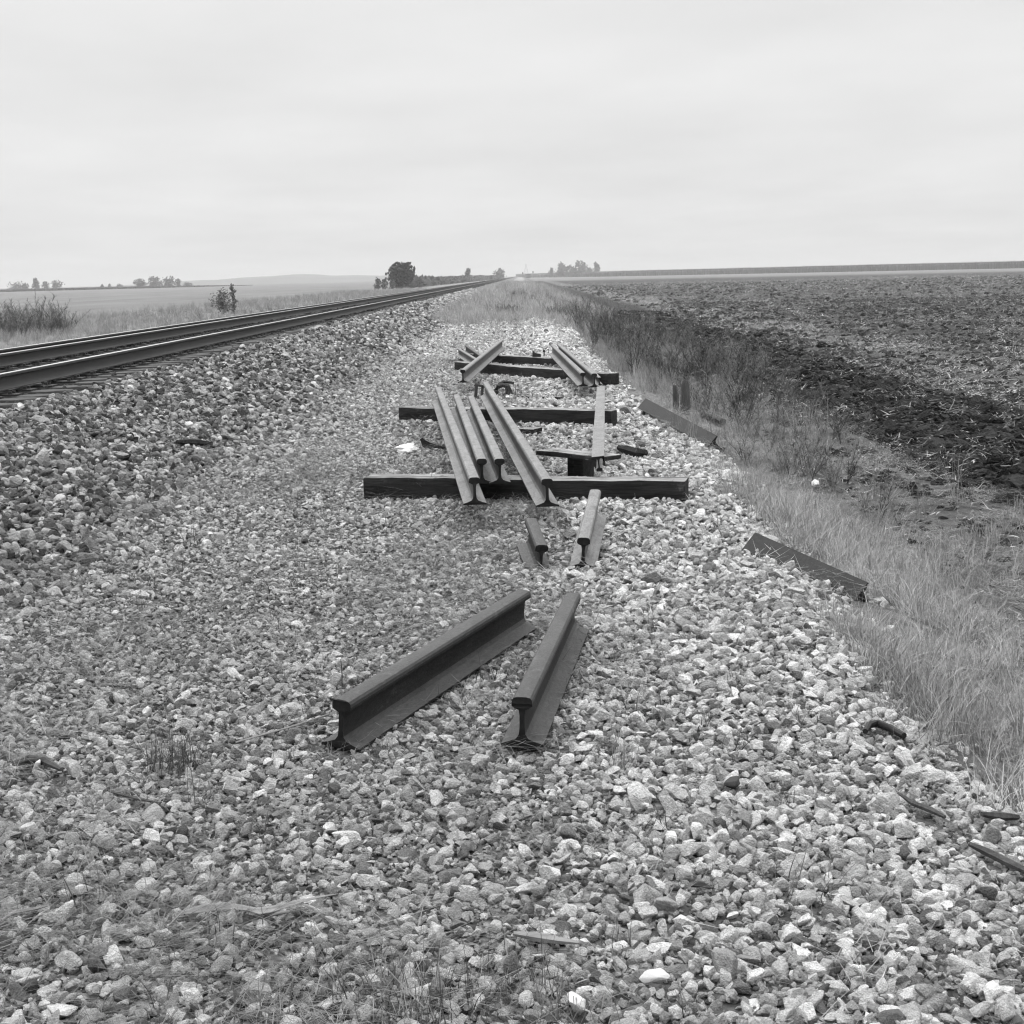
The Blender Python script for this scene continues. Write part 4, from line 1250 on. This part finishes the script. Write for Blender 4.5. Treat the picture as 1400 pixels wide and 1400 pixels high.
# signals and the lattice mast where the track meets the horizon
def far_bits():
    Y = 950; x = atd(722, Y); z0 = .3
    root = empty("signal_hut", (x, Y, z0)); tag(root, "small dark signal hut beside the track at the vanishing point", "hut")
    b = MB(); b.box((0, 0, .9), (3.4, 2.2, 2.6)); b.build("wall", M["paint"], root)
    b = MB(); b.box((0, 0, 2.28), (3.8, 2.6, .16)); b.build("roof", M["iron"], root)
    for dx, hh, lab in ((-3.4, 3.4, "dark signal post left of the far signal hut"), (3.2, 3.9, "thin signal post right of the far signal hut")):
        rt_ = empty("signal_post", (x + dx, Y - 4, z0)); tag(rt_, lab, "signal")
        b = MB(); b.tube([(0, 0, -.5), (0, 0, hh)], .12, 6); b.build("mast", M["paint"], rt_)
        b = MB(); b.box((0, -.15, hh - .5), (.75, .3, 1.1)); b.build("signal_head", M["iron"], rt_)
    Y = 1700; x = atd(719.5, Y)
    b = MB(); H = 14.5; w0 = 3.2
    for sx in (-1, 1):
        for sy in (-1, 1):
            b.tube([(sx * w0, sy * w0, 0), (sx * .25, sy * .25, H)], .16, 4)
    for k in range(7):
        z1, z2 = H * k / 7, H * (k + 1) / 7; wa, wb = w0 * (1 - k / 7) + .25 * k / 7, w0 * (1 - (k + 1) / 7) + .25 * (k + 1) / 7
        for sy in (-1, 1):
            b.tube([(-wa, sy * wa, z1), (wb, sy * wb, z2)], .09, 4); b.tube([(wa, sy * wa, z1), (-wb, sy * wb, z2)], .09, 4)
    o = b.build("lattice_mast", M["galv"]); o.location = (x, Y, 0)
    tag(o, "faint pale lattice mast above the vanishing point of the track", "mast")
far_bits()

# ------------------------------------------------------------------ air
def haze():
    b = MB(); b.box((0, 2000, 9.5), (8400, 4400, 24))
    m = bpy.data.materials.new("haze_air"); m.use_nodes = True
    nt = m.node_tree; nt.nodes.clear()
    out = nt.nodes.new("ShaderNodeOutputMaterial"); pv = nt.nodes.new("ShaderNodeVolumePrincipled")
    pv.inputs["Color"].default_value = (.74, .74, .74, 1); pv.inputs["Density"].default_value = .00042; pv.inputs["Anisotropy"].default_value = .2
    nt.links.new(pv.outputs[0], out.inputs["Volume"])
    o = b.build("haze", m); o["kind"] = "stuff"
    tag(o, "thin pale haze over the far fields", "haze")
haze()

# ------------------------------------------------------------------ light: overcast
SUN_EL, SUN_AZ = R(55), R(-25)            # azimuth from +Y towards +X
w = bpy.data.worlds.new("World"); scene.world = w
w.use_nodes = True
nt = w.node_tree; nt.nodes.clear()
out = nt.nodes.new("ShaderNodeOutputWorld"); bg = nt.nodes.new("ShaderNodeBackground")
sky = nt.nodes.new("ShaderNodeTexSky"); sky.sky_type = "NISHITA"; sky.sun_disc = False
sky.sun_elevation = SUN_EL; sky.sun_rotation = SUN_AZ; sky.dust_density = 4
bw = nt.nodes.new("ShaderNodeRGBToBW"); nt.links.new(sky.outputs[0], bw.inputs[0])
tc = nt.nodes.new("ShaderNodeTexCoord")
sp = nt.nodes.new("ShaderNodeSeparateXYZ"); nt.links.new(tc.outputs["Generated"], sp.inputs[0])
dz = math_(nt, "ADD", math_(nt, "MAXIMUM", sp.outputs[2], 0.0), .10)
cb = nt.nodes.new("ShaderNodeCombineXYZ")
nt.links.new(math_(nt, "DIVIDE", sp.outputs[0], dz), cb.inputs[0]); nt.links.new(math_(nt, "DIVIDE", sp.outputs[1], dz), cb.inputs[1])
mp = nt.nodes.new("ShaderNodeMapping"); mp.inputs["Scale"].default_value = (.7, .6, 1); mp.inputs["Location"].default_value = (3.1, 1.7, 0)
nt.links.new(cb.outputs[0], mp.inputs["Vector"])
cl = noise_(nt, mp.outputs[0], 1.3, 5, .5)
cloud = mapr_(nt, cl, .3, .7, 7.8, 8.9)
dome = nt.nodes.new("ShaderNodeMapRange"); dome.interpolation_type = "SMOOTHSTEP"        # an overcast sky is brightest overhead
for k_, v_ in enumerate((.20, .85, 1.0, 4.2)): dome.inputs[k_ + 1].default_value = v_
nt.links.new(sp.outputs[2], dome.inputs[0])
mixn = mixv(nt, .90, bw.outputs[0], math_(nt, "MULTIPLY", cloud, dome.outputs[0]))
nt.links.new(mixn, bg.inputs["Color"]); bg.inputs["Strength"].default_value = .10
nt.links.new(bg.outputs[0], out.inputs["Surface"])

sd = bpy.data.lights.new("sun", "SUN"); sd.energy = 1.5; sd.angle = R(20); sd.color = (1, 1, 1)
so = bpy.data.objects.new("sun", sd); COL.objects.link(so)
d = Vector((math.sin(SUN_AZ) * math.cos(SUN_EL), math.cos(SUN_AZ) * math.cos(SUN_EL), math.sin(SUN_EL)))
so.rotation_euler = d.to_track_quat("Z", "Y").to_euler(); so.location = d * 50

# ------------------------------------------------------------------ render
scene.view_settings.view_transform = "Standard"; scene.view_settings.look = "None"
scene.view_settings.exposure = 0; scene.view_settings.gamma = 1
c = scene.cycles
c.max_bounces = 5; c.diffuse_bounces = 1; c.glossy_bounces = 2; c.transmission_bounces = 1; c.volume_bounces = 0; c.transparent_max_bounces = 4
c.use_adaptive_sampling = True; c.adaptive_threshold = .01
c.filter_width = 1.25
c.use_denoising = True
try: c.denoiser = "OPENIMAGEDENOISE"
except Exception: pass
